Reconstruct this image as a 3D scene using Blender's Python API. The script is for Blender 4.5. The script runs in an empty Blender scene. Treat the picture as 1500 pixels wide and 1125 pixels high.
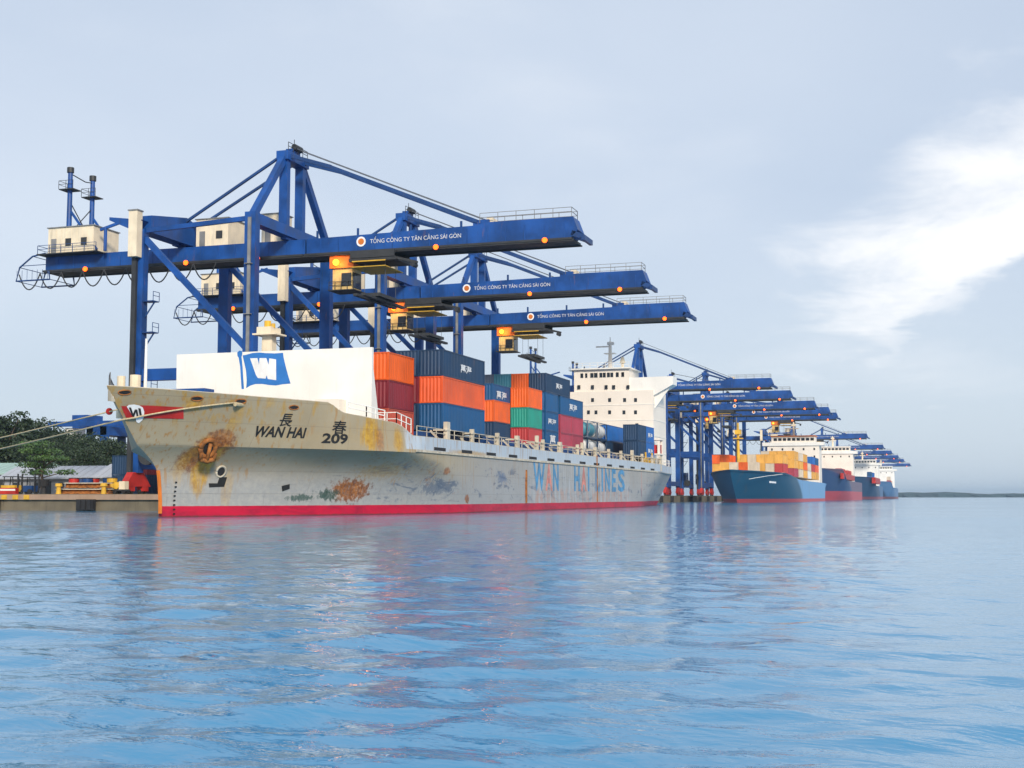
import bpy, math, random
from mathutils import Vector, Matrix
import numpy as np
R = math.radians
sc = bpy.context.scene
col = sc.collection
random.seed(7)

# ------------------------------------------------------------------ camera
# world: x runs along the quay (away from the viewer), y towards the quay, z up
F_PX, YAW, HORIZ = 1914.0, R(17.95), 727.5
PITCH = math.atan((HORIZ - 562.5) / F_PX)
CAM = Vector((0.0, 0.0, 1.6))
cd = bpy.data.cameras.new('camera'); cam = bpy.data.objects.new('camera', cd); col.objects.link(cam)
cd.sensor_width = 36.0; cd.lens = F_PX / 1500 * 36.0; cd.clip_end = 60000; cd.clip_start = 0.1
cam.location = CAM; cam.rotation_euler = (R(90) + PITCH, 0, YAW - R(90))
sc.camera = cam
_rot = cam.rotation_euler.to_matrix()
def ray(px, py):
    return (_rot @ Vector(((px - 750) / F_PX, (562.5 - py) / F_PX, -1))).normalized()
def on_x(px, py, x):
    d = ray(px, py); return CAM + d * ((x - CAM.x) / d.x)
def on_y(px, py, y):
    d = ray(px, py); return CAM + d * ((y - CAM.y) / d.y)

# ------------------------------------------------------------------ world, sun, exposure
SUN_AZ, SUN_EL = R(213), R(27)      # direction towards the sun: behind the viewer
sd = Vector((math.cos(SUN_EL) * math.cos(SUN_AZ), math.cos(SUN_EL) * math.sin(SUN_AZ), math.sin(SUN_EL)))
w = bpy.data.worlds.new('World'); sc.world = w; w.use_nodes = True
wn, wl = w.node_tree.nodes, w.node_tree.links
wn.clear()
def N(t, **kw):
    n = wn.new(t)
    for k, v in kw.items(): setattr(n, k, v)
    return n
def wmix(fac, a, b):
    m = N('ShaderNodeMix', data_type='RGBA')
    for i, v in ((0, fac), (6, a), (7, b)):
        if hasattr(v, 'is_linked') or hasattr(v, 'links'): wl.new(v, m.inputs[i])
        else: m.inputs[i].default_value = v
    return m.outputs[2]
def wmath(op, a, b=0.0, clamp=False):
    m = N('ShaderNodeMath', operation=op, use_clamp=clamp)
    for i, v in ((0, a), (1, b)):
        if hasattr(v, 'links'): wl.new(v, m.inputs[i])
        else: m.inputs[i].default_value = v
    return m.outputs[0]
def wrange(v, a, b, c=0.0, d=1.0):
    m = N('ShaderNodeMapRange', interpolation_type='SMOOTHSTEP')
    wl.new(v, m.inputs[0])
    for i, x in ((1, a), (2, b), (3, c), (4, d)): m.inputs[i].default_value = x
    return m.outputs[0]
sky = N('ShaderNodeTexSky', sky_type='NISHITA', sun_disc=False)
sky.sun_elevation = SUN_EL; sky.sun_rotation = R(90) - SUN_AZ; sky.dust_density = 2.0; sky.ozone_density = 2.0
tc = N('ShaderNodeTexCoord'); sep = N('ShaderNodeSeparateXYZ'); wl.new(tc.outputs['Generated'], sep.inputs[0])
up = wmath('ADD', wmath('MAXIMUM', sep.outputs[2], 0.0), 0.16)
cx_, cy_ = wmath('DIVIDE', sep.outputs[0], up), wmath('DIVIDE', sep.outputs[1], up)
cmb = N('ShaderNodeCombineXYZ'); wl.new(cx_, cmb.inputs[0]); wl.new(cy_, cmb.inputs[1])
def wnoise(scale, detail, rough, off=(0, 0, 0), dist=0.0):
    mp = N('ShaderNodeMapping'); mp.inputs[1].default_value = off; wl.new(cmb.outputs[0], mp.inputs[0])
    n = N('ShaderNodeTexNoise'); n.inputs['Scale'].default_value = scale; n.inputs['Detail'].default_value = detail
    n.inputs['Roughness'].default_value = rough; n.inputs['Distortion'].default_value = dist
    wl.new(mp.outputs[0], n.inputs['Vector']); return n.outputs['Fac']
skys = N('ShaderNodeVectorMath', operation='SCALE'); wl.new(sky.outputs[0], skys.inputs[0]); skys.inputs['Scale'].default_value = 0.10
sheet = wrange(wnoise(0.42, 5, 0.5, (3.1, 1.7, 0)), 0.30, 0.72)
high = wmix(sheet, (0.545, 0.640, 0.785, 1), (0.70, 0.775, 0.885, 1))           # thin high overcast
low = wrange(sep.outputs[2], 0.0, 0.22)
high = wmix(low, (0.64, 0.735, 0.835, 1), high)                                # paler towards the horizon
base = wmix(0.86, skys.outputs[0], high)
# broken bright cumulus bank: one bank in view, others scattered round the sky by noise
def bank(px, py, rx, ry, tilt):
    d = ray(px, py)
    az, el = math.atan2(d.y, d.x), math.asin(d.z)
    a = N('ShaderNodeMath', operation='ARCTAN2'); wl.new(sep.outputs[1], a.inputs[0]); wl.new(sep.outputs[0], a.inputs[1])
    da = wmath('SUBTRACT', a.outputs[0], az)
    e = wmath('ARCSINE', sep.outputs[2]); de = wmath('SUBTRACT', e, el)
    u = wmath('ADD', wmath('MULTIPLY', da, math.cos(tilt)), wmath('MULTIPLY', de, math.sin(tilt)))
    v = wmath('SUBTRACT', wmath('MULTIPLY', de, math.cos(tilt)), wmath('MULTIPLY', da, math.sin(tilt)))
    u = wmath('DIVIDE', u, rx); v = wmath('DIVIDE', v, ry)
    return wmath('SUBTRACT', 1.0, wmath('SQRT', wmath('ADD', wmath('MULTIPLY', u, u), wmath('MULTIPLY', v, v))))
fine = wnoise(2.4, 8, 0.6, (0.4, 2.2, 0), 0.3)
fine2 = wnoise(0.9, 7, 0.55, (5.4, 0.2, 0), 0.2)
b1 = wmath('ADD', bank(1470, 325, 0.20, 0.10, R(-22)), wmath('MULTIPLY', wmath('SUBTRACT', fine, 0.5), 2.0))
m1 = wrange(b1, 0.0, 0.9)
cut = wmath('ADD', bank(1505, 440, 0.100, 0.036, R(-22)), wmath('MULTIPLY', wmath('SUBTRACT', fine, 0.5), 2.6))
m1 = wmath('MULTIPLY', m1, wmath('SUBTRACT', 1.0, wrange(cut, 0.06, 0.40)))
m2 = wmath('MULTIPLY', wrange(fine2, 0.52, 0.80), 0.35)
msk = wmath('MAXIMUM', m1, m2)
final = wmix(msk, base, (0.97, 0.98, 1.0, 1))
bg = N('ShaderNodeBackground'); wl.new(final, bg.inputs[0]); bg.inputs[1].default_value = 1.0
out = N('ShaderNodeOutputWorld'); wl.new(bg.outputs[0], out.inputs[0])
sl = bpy.data.lights.new('sun', 'SUN'); sl.energy = 3.5; sl.angle = R(9); sl.color = (1.0, 0.90, 0.76)
so = bpy.data.objects.new('sun', sl); col.objects.link(so); so.location = (-100, -60, 120)
so.rotation_euler = sd.to_track_quat('Z', 'Y').to_euler()
vs = sc.view_settings
vs.view_transform = 'Standard'; vs.look = 'None'; vs.exposure = 0.13; vs.gamma = 1.0; vs.use_curve_mapping = False

# ------------------------------------------------------------------ materials
def newmat(name):
    m = bpy.data.materials.new(name); m.use_nodes = True
    nt = m.node_tree; return m, nt, nt.nodes['Principled BSDF']
class NT:
    def __init__(s, nt): s.nt = nt
    def n(s, t, **kw):
        o = s.nt.nodes.new(t)
        for k, v in kw.items(): setattr(o, k, v)
        return o
    def set(s, inp, v):
        if hasattr(v, 'links'): s.nt.links.new(v, inp)
        else: inp.default_value = v
    def mix(s, f, a, b, blend='MIX'):
        m = s.n('ShaderNodeMix', data_type='RGBA', blend_type=blend)
        s.set(m.inputs[0], f); s.set(m.inputs[6], a); s.set(m.inputs[7], b); return m.outputs[2]
    def math(s, op, a, b=0.0, clamp=False):
        m = s.n('ShaderNodeMath', operation=op, use_clamp=clamp); s.set(m.inputs[0], a); s.set(m.inputs[1], b); return m.outputs[0]
    def rng(s, v, a, b, c=0.0, d=1.0):
        m = s.n('ShaderNodeMapRange', interpolation_type='SMOOTHSTEP'); s.set(m.inputs[0], v)
        for i, x in ((1, a), (2, b), (3, c), (4, d)): m.inputs[i].default_value = x
        return m.outputs[0]
    def noise(s, vec, scale=(1, 1, 1), sc=1.0, det=4, rough=0.55, off=(0, 0, 0), dist=0.0):
        mp = s.n('ShaderNodeMapping'); mp.inputs[1].default_value = off; mp.inputs[3].default_value = scale
        s.set(mp.inputs[0], vec)
        n = s.n('ShaderNodeTexNoise'); s.set(n.inputs['Vector'], mp.outputs[0])
        n.inputs['Scale'].default_value = sc; n.inputs['Detail'].default_value = det; n.inputs['Roughness'].default_value = rough
        n.inputs['Distortion'].default_value = dist
        return n.outputs['Fac']
    def bump(s, h, strength, dist, bsdf):
        b = s.n('ShaderNodeBump'); b.inputs['Strength'].default_value = strength; b.inputs['Distance'].default_value = dist
        s.set(b.inputs['Height'], h); s.nt.links.new(b.outputs[0], bsdf.inputs['Normal'])
def c4(c): return (c[0], c[1], c[2], 1.0)
def paint(name, c, rough=0.5, var=0.18, sc=0.5, dirt=0.25, rust=0.0, dirtcol=(0.10, 0.085, 0.06), metallic=0.0, rnd=0.0, spec=0.4):
    m, nt, b = newmat(name); t = NT(nt)
    geo = t.n('ShaderNodeTexCoord'); v = geo.outputs['Object']
    oi = t.n('ShaderNodeObjectInfo')
    sh = t.n('ShaderNodeVectorMath', operation='ADD'); t.set(sh.inputs[0], v)
    sr = t.n('ShaderNodeVectorMath', operation='SCALE'); sr.inputs[0].default_value = (37, 61, 23); t.set(sr.inputs['Scale'], oi.outputs['Random'])
    t.set(sh.inputs[1], sr.outputs[0]); v = sh.outputs[0]
    n1 = t.rng(t.noise(v, sc=sc, det=5), 0.3, 0.7)
    colr = t.mix(n1, c4([x * (1 - var) for x in c]), c4([min(1, x * (1 + var)) for x in c]))
    if rnd:
        hv = t.n('ShaderNodeHueSaturation'); t.set(hv.inputs['Color'], colr)
        t.set(hv.inputs['Value'], t.math('ADD', t.math('MULTIPLY', oi.outputs['Random'], rnd), 1 - rnd / 2))
        colr = hv.outputs[0]
    st = t.rng(t.noise(v, scale=(2.2, 2.2, 0.16), sc=1.3, det=6, rough=0.65), 0.52, 0.78)
    if dirt: colr = t.mix(t.math('MULTIPLY', st, dirt), colr, c4(dirtcol))
    if rust:
        rs = t.rng(t.noise(v, scale=(1.6, 1.6, 0.35), sc=0.9, det=7, rough=0.7, off=(9, 4, 2)), 0.60, 0.72)
        rc = t.mix(t.noise(v, sc=6), (0.16, 0.05, 0.012, 1), (0.42, 0.18, 0.03, 1))
        colr = t.mix(t.math('MULTIPLY', rs, rust), colr, rc)
    t.set(b.inputs['Base Color'], colr)
    t.set(b.inputs['Roughness'], t.math('ADD', t.math('MULTIPLY', n1, 0.18), rough - 0.09))
    b.inputs['Metallic'].default_value = metallic; b.inputs['Specular IOR Level'].default_value = spec
    return m
def flat(name, c, rough=0.6, spec=0.3):
    return paint(name, c, rough, 0.08, 1.0, 0.12, spec=spec)
def emit(name, c, s):
    m, nt, b = newmat(name); b.inputs['Base Color'].default_value = c4(c)
    b.inputs['Emission Color'].default_value = c4(c); b.inputs['Emission Strength'].default_value = s; return m
M = {}
M['crane'] = paint('crane_blue', (0.004, 0.058, 0.245), 0.48, 0.32, 0.30, 0.60, 0.30, dirtcol=(0.020, 0.045, 0.105))
M['crane_dark'] = paint('crane_blue_dark', (0.008, 0.045, 0.16), 0.5, 0.2, 0.3, 0.3)
M['steel_and_shade_dark'] = paint('dark_steel_and_shade', (0.03, 0.032, 0.035), 0.6, 0.2, 0.6, 0.2)  # dark steel parts; on the crane flanges it stands in for underside shade
M['rope_steel'] = flat('steel_rope', (0.10, 0.11, 0.13), 0.5)
M['grey'] = paint('grey_steel', (0.20, 0.20, 0.20), 0.6, 0.2, 0.6, 0.3)
M['cream'] = paint('cream_sheet', (0.74, 0.63, 0.46), 0.55, 0.10, 0.5, 0.35, 0.12)
M['white'] = paint('white_paint', (0.80, 0.78, 0.73), 0.5, 0.05, 0.3, 0.18, 0.04, dirtcol=(0.45, 0.40, 0.32))
M['house'] = paint('house_paint', (0.80, 0.73, 0.64), 0.5, 0.05, 0.2, 0.16, 0.05, dirtcol=(0.50, 0.42, 0.32))
M['red'] = paint('red_paint', (0.42, 0.02, 0.015), 0.5, 0.2, 0.6, 0.35)
M['orange'] = paint('orange_paint', (0.62, 0.17, 0.02), 0.5, 0.15, 0.6, 0.3)
M['yellow'] = paint('yellow_paint', (0.62, 0.36, 0.03), 0.5, 0.2, 0.6, 0.35)
M['rusty'] = paint('rusty_cream', (0.52, 0.46, 0.36), 0.7, 0.2, 0.8, 0.4, 0.75)
M['rust'] = paint('rust', (0.30, 0.11, 0.025), 0.85, 0.45, 2.0, 0.4)
M['black'] = paint('black_rubber', (0.018, 0.018, 0.02), 0.75, 0.2, 0.6, 0.1)
M['deckgreen'] = paint('deck_paint', (0.10, 0.06, 0.045), 0.7, 0.2, 0.6, 0.3)
M['glass'] = paint('dark_glass', (0.015, 0.02, 0.028), 0.12, 0.1, 0.6, 0.0, spec=0.6)
M['rope'] = paint('rope_fibre', (0.48, 0.39, 0.24), 0.9, 0.2, 8.0, 0.3)
M['lettering_white'] = flat('lettering_white', (0.78, 0.78, 0.78))
M['lettering_black'] = flat('lettering_black', (0.018, 0.018, 0.018))
M['lettering_blue'] = paint('lettering_blue', (0.07, 0.25, 0.45), 0.6, 0.3, 0.9, 0.95, 0.1, dirtcol=(0.40, 0.42, 0.44))
M['lettering_red'] = paint('lettering_red', (0.58, 0.22, 0.18), 0.6, 0.3, 0.9, 0.95, 0.1, dirtcol=(0.42, 0.40, 0.38))
M['lettering_dull'] = flat('lettering_dull', (0.62, 0.63, 0.66))
M['cab'] = paint('cab_paint', (0.60, 0.42, 0.16), 0.5, 0.2, 0.8, 0.4, 0.15)
M['flag_blue'] = flat('flag_blue', (0.03, 0.17, 0.50))
M['lamp'] = emit('sodium_lamp', (1.0, 0.105, 0.004), 3.4)
M['lamp_bright'] = emit('sodium_floodlight', (1.0, 0.19, 0.012), 5.0)
M['lamp_off'] = flat('lamp_housing', (0.05, 0.05, 0.05))

# ------------------------------------------------------------------ mesh helpers
class MB:
    def __init__(s): s.v, s.f = [], []
    def add(s, v, f):
        o = len(s.v); s.v += [tuple(p) for p in v]; s.f += [tuple(i + o for i in q) for q in f]; return s
    def box(s, x0, x1, y0, y1, z0, z1):
        v = [(x, y, z) for x in (x0, x1) for y in (y0, y1) for z in (z0, z1)]
        return s.add(v, [(0, 1, 3, 2), (4, 6, 7, 5), (0, 4, 5, 1), (2, 3, 7, 6), (0, 2, 6, 4), (1, 5, 7, 3)])
    def beam(s, p, q, w, h=None, up=(0, 0, 1)):
        p, q = Vector(p), Vector(q); h = w if h is None else h
        d = (q - p).normalized(); u = Vector(up)
        if abs(d.dot(u)) > 0.98: u = Vector((0, 1, 0)) if abs(d.y) < 0.9 else Vector((1, 0, 0))
        sx = d.cross(u).normalized(); uz = sx.cross(d).normalized()
        v = [e + sx * a * w / 2 + uz * b * h / 2 for e in (p, q) for a, b in ((-1, -1), (1, -1), (1, 1), (-1, 1))]
        return s.add(v, [(3, 2, 1, 0), (4, 5, 6, 7), (0, 1, 5, 4), (1, 2, 6, 5), (2, 3, 7, 6), (3, 0, 4, 7)])
    def tube(s, pts, r, n=8, r2=None):
        pts = [Vector(p) for p in pts]; m = len(pts); vs = []; prev = None
        for i, p in enumerate(pts):
            d = (pts[min(i + 1, m - 1)] - pts[max(i - 1, 0)]).normalized()
            u = prev if prev is not None else (Vector((0, 0, 1)) if abs(d.z) < 0.9 else Vector((1, 0, 0)))
            a = d.cross(u).normalized(); b = a.cross(d).normalized(); prev = b
            rr = r if r2 is None else r + (r2 - r) * i / (m - 1)
            vs += [p + (a * math.cos(2 * math.pi * k / n) + b * math.sin(2 * math.pi * k / n)) * rr for k in range(n)]
        fs = [(i * n + k, i * n + (k + 1) % n, (i + 1) * n + (k + 1) % n, (i + 1) * n + k) for i in range(m - 1) for k in range(n)]
        fs += [tuple(range(n - 1, -1, -1)), tuple(range((m - 1) * n, m * n))]
        return s.add(vs, fs)
    def prism(s, poly, off):      # poly: 3D points of one face, off: extrusion vector
        n = len(poly); off = Vector(off); a = [Vector(p) for p in poly]
        v = a + [p + off for p in a]
        return s.add(v, [tuple(range(n - 1, -1, -1)), tuple(range(n, 2 * n))] + [(i, (i + 1) % n, n + (i + 1) % n, n + i) for i in range(n)])
    def rail(s, pts, h=1.05, r=0.035, step=2.0):   # handrail along points
        pts = [Vector(p) for p in pts]
        for hh in (h, h * 0.55):
            for a, b in zip(pts, pts[1:]): s.beam(a + Vector((0, 0, hh)), b + Vector((0, 0, hh)), r * 2)
        for a, b in zip(pts, pts[1:]):
            k = max(1, int((b - a).length / step))
            for i in range(k + 1):
                p = a.lerp(b, i / k); s.beam(p, p + Vector((0, 0, h)), r * 2)
        return s
    def mesh(s, name, off=(0, 0, 0), smooth=False):
        me = bpy.data.meshes.new(name); o = Vector(off)
        me.from_pydata([tuple(Vector(p) - o) for p in s.v], [], s.f); me.update()
        if smooth: me.polygons.foreach_set('use_smooth', [True] * len(me.polygons))
        return me
    def build(s, name, mat, parent=None, smooth=False):
        r = parent
        while r is not None and r.parent is not None: r = r.parent
        off = r['_o'] if r is not None and '_o' in r else (0, 0, 0)
        return link(name, s.mesh(name, off, smooth), mat, parent)
def link(name, me, mat, parent=None):
    ob = bpy.data.objects.new(name, me); col.objects.link(ob)
    if mat is not None:
        if len(me.materials) == 0: me.materials.append(mat if isinstance(mat, bpy.types.Material) else M[mat])
    if parent is not None: ob.parent = parent
    return ob
def tag(o, label, cat, group=None):
    o['label'] = label; o['category'] = cat
    if group: o['group'] = group
    return o
def thing(name, loc, label=None, cat=None, group=None):
    o = bpy.data.objects.new(name, None); col.objects.link(o); o.location = loc
    o.empty_display_size = 0.5; o['_o'] = tuple(loc)
    if label: tag(o, label, cat, group)
    return o
def structure(o): o['kind'] = 'structure'; return o
def copy_tree(o, parent=None):
    c = o.copy(); col.objects.link(c); c.parent = parent
    for ch in o.children: copy_tree(ch, c)
    return c
_fonts = {}
def text2d(txt, size=1.0, shear=0.0, bold=0.0):
    cu = bpy.data.curves.new('t', 'FONT'); cu.body = txt; cu.size = size; cu.shear = shear; cu.offset = bold
    cu.resolution_u = 3
    ob = bpy.data.objects.new('t', cu); col.objects.link(ob)
    dg = bpy.context.evaluated_depsgraph_get(); dg.update()
    me = ob.evaluated_get(dg).to_mesh()
    v = [(p.co.x, p.co.y) for p in me.vertices]; f = [tuple(p.vertices) for p in me.polygons]
    bpy.data.objects.remove(ob); bpy.data.curves.remove(cu)
    if not v: return [(0, 0), (1, 0), (1, 1)], [(0, 1, 2)]
    x0 = min(p[0] for p in v); y0 = min(p[1] for p in v); x1 = max(p[0] for p in v); y1 = max(p[1] for p in v)
    sx, sy = (x1 - x0) or 1, (y1 - y0) or 1
    return [((p[0] - x0) / sx, (p[1] - y0) / sy) for p in v], f     # normalised to the unit square
def text_on(txt, fn, shear=0.0, bold=0.0):
    v, f = text2d(txt, 1.0, shear, bold); mb = MB(); mb.add([fn(a, b) for a, b in v], f); return mb

# ------------------------------------------------------------------ water, far shore, quay
def bend(x): return -max(0.0, x - 300) * 0.0145
wm, wnt, wb = newmat('river_water'); t = NT(wnt)
g = t.n('ShaderNodeNewGeometry'); P = g.outputs['Position']
def wv(scale, s_, det, rough, rz, off=(0, 0, 0), dist=0.3):
    mp = t.n('ShaderNodeMapping'); mp.inputs[2].default_value = (0, 0, R(rz)); t.set(mp.inputs[0], P)
    return t.noise(mp.outputs[0], scale=scale, sc=s_, det=det, rough=rough, off=off, dist=dist)
h2 = wv((1.0, 0.36, 1), 1.1, 3, 0.55, 24, (4, 9, 0), 0.5)
h3 = wv((1.0, 0.45, 1), 4.2, 4, 0.6, 8, (14, 2, 0), 0.4)
hh = t.math('ADD', t.math('MULTIPLY', h2, 0.085), t.math('MULTIPLY', h3, 0.030))
t.bump(hh, 1.0, 0.55, wb)
gust = t.rng(wv((1, 0.3, 1), 0.018, 3, 0.5, 20, (3, 3, 0)), 0.35, 0.65)
t.set(wb.inputs['Base Color'], t.mix(gust, (0.034, 0.225, 0.42, 1), (0.062, 0.25, 0.44, 1)))
t.set(wb.inputs['Roughness'], t.math('ADD', t.math('MULTIPLY', gust, 0.05), 0.05)); wb.inputs['IOR'].default_value = 1.40
gx = [3.0]
while gx[-1] < 150: gx.append(gx[-1] + max(0.075, 0.0125 * gx[-1]))
gx = np.array(gx); gy = np.arange(-22, 116.01, 0.16)
X, Y = np.meshgrid(gx, gy, indexing='ij'); Hh = np.zeros_like(X); rs = np.random.RandomState(11)
spacing = np.gradient(gx)[:, None]
for k in range(110):
    lam = 0.34 * (2.6 / 0.34) ** rs.rand(); th = R(22) + rs.normal(0, R(33))
    kv = 2 * math.pi / lam
    a = 0.0088 * lam ** 0.70 * rs.uniform(0.4, 1.0) / 2.1
    ok = np.clip((lam / (spacing * max(0.25, abs(math.cos(th)))) - 2.5) / 2.5, 0, 1)
    mod = 0.65 + 0.35 * np.sin(X * rs.uniform(.02, .12) + Y * rs.uniform(.03, .15) + rs.uniform(0, 7))
    Hh += a * ok * mod * np.sin(kv * (X * math.cos(th) + Y * math.sin(th)) + rs.uniform(0, 7))
fd = np.clip(np.minimum(np.minimum(X - gx[0], gx[-1] - X) / 12, np.minimum(Y - gy[0], gy[-1] - Y) / 6), 0, 1)
fd[X < 14] = np.clip((X[X < 14] - gx[0]) / 2.0, 0, 1) * np.clip(np.minimum(Y - gy[0], gy[-1] - Y)[X < 14] / 6, 0, 1)
Hh *= fd
nx_, ny_ = X.shape
vv = np.stack([X, Y, Hh], -1).reshape(-1, 3)
idx = np.arange(nx_ * ny_).reshape(nx_, ny_)
qq = np.stack([idx[:-1, :-1], idx[1:, :-1], idx[1:, 1:], idx[:-1, 1:]], -1).reshape(-1, 4)
x0, x1, y0, y1 = gx[0], gx[-1], gy[0], gy[-1]
B = [-400.0, 12000.0, -9000.0, 9000.0]
ring_v = []; ring_f = []
for (a, b, c_, d_) in ((B[0], x0, B[2], B[3]), (x1, B[1], B[2], B[3]), (x0, x1, B[2], y0), (x0, x1, y1, B[3])):
    o_ = len(vv) + len(ring_v); ring_v += [(a, c_, 0), (b, c_, 0), (b, d_, 0), (a, d_, 0)]; ring_f.append((o_, o_ + 1, o_ + 2, o_ + 3))
vv = np.concatenate([vv, np.array(ring_v, dtype=float)]); qq = np.concatenate([qq, np.array(ring_f)])
me = bpy.data.meshes.new('water'); me.vertices.add(len(vv)); me.vertices.foreach_set('co', vv.ravel().astype(np.float32))
me.loops.add(len(qq) * 4); me.loops.foreach_set('vertex_index', qq.ravel().astype(np.int32))
me.polygons.add(len(qq)); me.polygons.foreach_set('loop_start', np.arange(0, len(qq) * 4, 4, dtype=np.int32))
me.update(calc_edges=True); me.polygons.foreach_set('use_smooth', [True] * len(qq))
structure(link('water', me, wm))
print('water verts', len(vv))

conc = paint('quay_concrete', (0.15, 0.125, 0.085), 0.85, 0.2, 0.4, 0.6, 0.15, dirtcol=(0.05, 0.045, 0.035))
QX0, QZ = 127.0, 1.9
edge = [(QX0, 72.0), (300, 72.0), (700, 72 + bend(700)), (1800, 72 + bend(1800))]
poly = edge + [(1800, 900), (QX0 + 60, 900), (QX0, 320)]
mb = MB(); mb.prism([(x, y, -1.5) for x, y in poly], (0, 0, QZ + 1.5))
quay = structure(mb.build('quay', conc))
mb = MB(); mb.box(QX0 - 0.35, QX0 - 0.003, 72.4, 320, 1.25, 1.84); mb.build('quay_edge_beam', paint('edge_beam', (0.34, 0.23, 0.16), 0.8, 0.15, 0.4, 0.4), quay)
for i in range(26):
    y = 84.0 + i * 1.55
    if i < 10: continue
    MB().box(QX0 - 0.45, QX0 - 0.36, y, y + 0.72, 1.28, 1.78).build('kerb_block', 'yellow', quay)
for y in (104.6, 91.6):
    mb = MB(); mb.box(QX0 - 0.95, QX0 - 0.36, y - 1.1, y + 1.1, 0.05, 1.3)
    for k in (-0.7, 0.0, 0.7): mb.box(QX0 - 1.1, QX0 - 0.95, y + k - 0.22, y + k + 0.22, 0.1, 1.25)
    mb.build('fender', 'black', quay)
for k in range(40):
    x = 140 + k * 14.0
    mb = MB(); y = 72 + bend(x); mb.box(x - 0.6, x + 0.6, y - 0.8, y + 0.05, 0.1, 1.7); mb.build('fender', 'black', quay)

# far shore: low wooded bank
mb = MB(); n = 160; rows = []
for i in range(n + 1):
    y = -2300 + 2500 * i / n
    h = 9.5 + 1.6 * math.sin(i * 0.31) + 1.2 * math.sin(i * 0.83 + 1) + random.uniform(-1.0, 1.3)
    if 60 < i < 118: h += 2.2
    rows.append([(3050 + random.uniform(-20, 20), y, -0.5), (3060 + random.uniform(-10, 10), y, h * 0.6), (3085, y, h), (3160, y, h * 0.9), (3300, y, 0)])
mb.add([p for r in rows for p in r], [(i * 5 + j, (i + 1) * 5 + j, (i + 1) * 5 + j + 1, i * 5 + j + 1) for i in range(n) for j in range(4)])
structure(mb.build('far_shore', paint('far_wood_haze_tint', (0.028, 0.055, 0.062), 0.9, 0.3, 0.02, 0.0)))  # slight blue of distance haze is mixed into the wood colour

# ------------------------------------------------------------------ containers
def wave(L, depth, pitch):
    k = int(L / pitch); pts = []
    for i in range(k):
        a = -L / 2 + i * L / k; q = L / k
        pts += [(a, 0), (a + q * 0.25, 0), (a + q * 0.5, depth), (a + q * 0.75, depth)]
    pts.append((L / 2, 0)); return pts
CW, CH = 2.44, 2.59
def cont_body(L):
    mb = MB(); wx, wy = L - 0.24, CW - 0.24
    for s in (-1, 1):
        p = wave(wx, 0.045, 0.42); n = len(p)
        v = [(x, s * (CW / 2 - 0.03 - d), z) for z in (0.14, CH - 0.1) for x, d in p]
        f = [(i, i + 1, n + i + 1, n + i) if s < 0 else (i + 1, i, n + i, n + i + 1) for i in range(n - 1)]
        mb.add(v, f)
    p = wave(wy, 0.045, 0.36); n = len(p)
    v = [(-(L / 2 - 0.03 - d), y, z) for z in (0.14, CH - 0.1) for y, d in p]
    mb.add(v, [(i + 1, i, n + i, n + i + 1) for i in range(n - 1)])
    mb.box(-wx / 2, wx / 2, -wy / 2, wy / 2, CH - 0.06, CH - 0.02)
    return mb.mesh('container_body')
def cont_frame(L):
    mb = MB(); a, b = L / 2, CW / 2
    for sx in (-1, 1):
        for sy in (-1, 1):
            mb.box(*sorted((sx * a, sx * (a - 0.16))), *sorted((sy * b, sy * (b - 0.16))), 0, CH)
            for z in (0, CH - 0.12): mb.box(*sorted((sx * (a + 0.004), sx * (a - 0.18))), *sorted((sy * (b + 0.004), sy * (b - 0.165))), z + (0.002 if z == 0 else 0), z + 0.118)
        for z0, z1 in ((0.02, 0.15), (CH - 0.13, CH - 0.012)):
            mb.box(*sorted((sx * (a - 0.006), sx * (a - 0.11))), -b + 0.16, b - 0.16, z0, z1)
    for sy in (-1, 1):
        for z0, z1 in ((0.02, 0.16), (CH - 0.11, CH - 0.012)):
            mb.box(-a + 0.16, a - 0.16, *sorted((sy * (b - 0.006), sy * (b - 0.10))), z0, z1)
    return mb.mesh('container_frame')
def cont_door(L, s):
    mb = MB(); x = L / 2
    mb.box(x - 0.10, x - 0.05, *sorted((s * 0.015, s * (CW / 2 - 0.165))), 0.16, CH - 0.14)
    for k in (0.3, 0.85): mb.tube([(x - 0.03, s * k, 0.1), (x - 0.03, s * k, CH - 0.1)], 0.022, 6)
    return mb.mesh('container_door')
CM = {L: (cont_body(L), cont_frame(L), cont_door(L, 1), cont_door(L, -1)) for L in (12.19, 6.06)}
CC = {'blue': (0.009, 0.078, 0.205), 'darkblue': (0.011, 0.040, 0.095), 'orange': (0.76, 0.115, 0.012), 'coral': (0.72, 0.105, 0.028),
      'maroon': (0.19, 0.018, 0.028), 'brick': (0.43, 0.075, 0.045), 'red': (0.45, 0.045, 0.045), 'rose': (0.34, 0.045, 0.075), 'green': (0.02, 0.27, 0.20),
      'teal': (0.045, 0.20, 0.26), 'grey': (0.12, 0.15, 0.20), 'royal': (0.015, 0.12, 0.40), 'yellow': (0.70, 0.36, 0.07), 'cream': (0.62, 0.52, 0.40),
      'white': (0.66, 0.66, 0.64), 'brown': (0.20, 0.075, 0.05)}
CMAT = {k: paint('container_' + k, v, 0.50, 0.14, 0.35, 0.55, 0.20, rnd=0.22, dirtcol=tuple(x * 0.45 + 0.012 for x in v)) for k, v in CC.items()}
def objmat(o, m):
    o.material_slots[0].link = 'OBJECT'; o.material_slots[0].material = m
for L in CM:
    for me in CM[L]: me.materials.append(CMAT['blue'])
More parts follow.
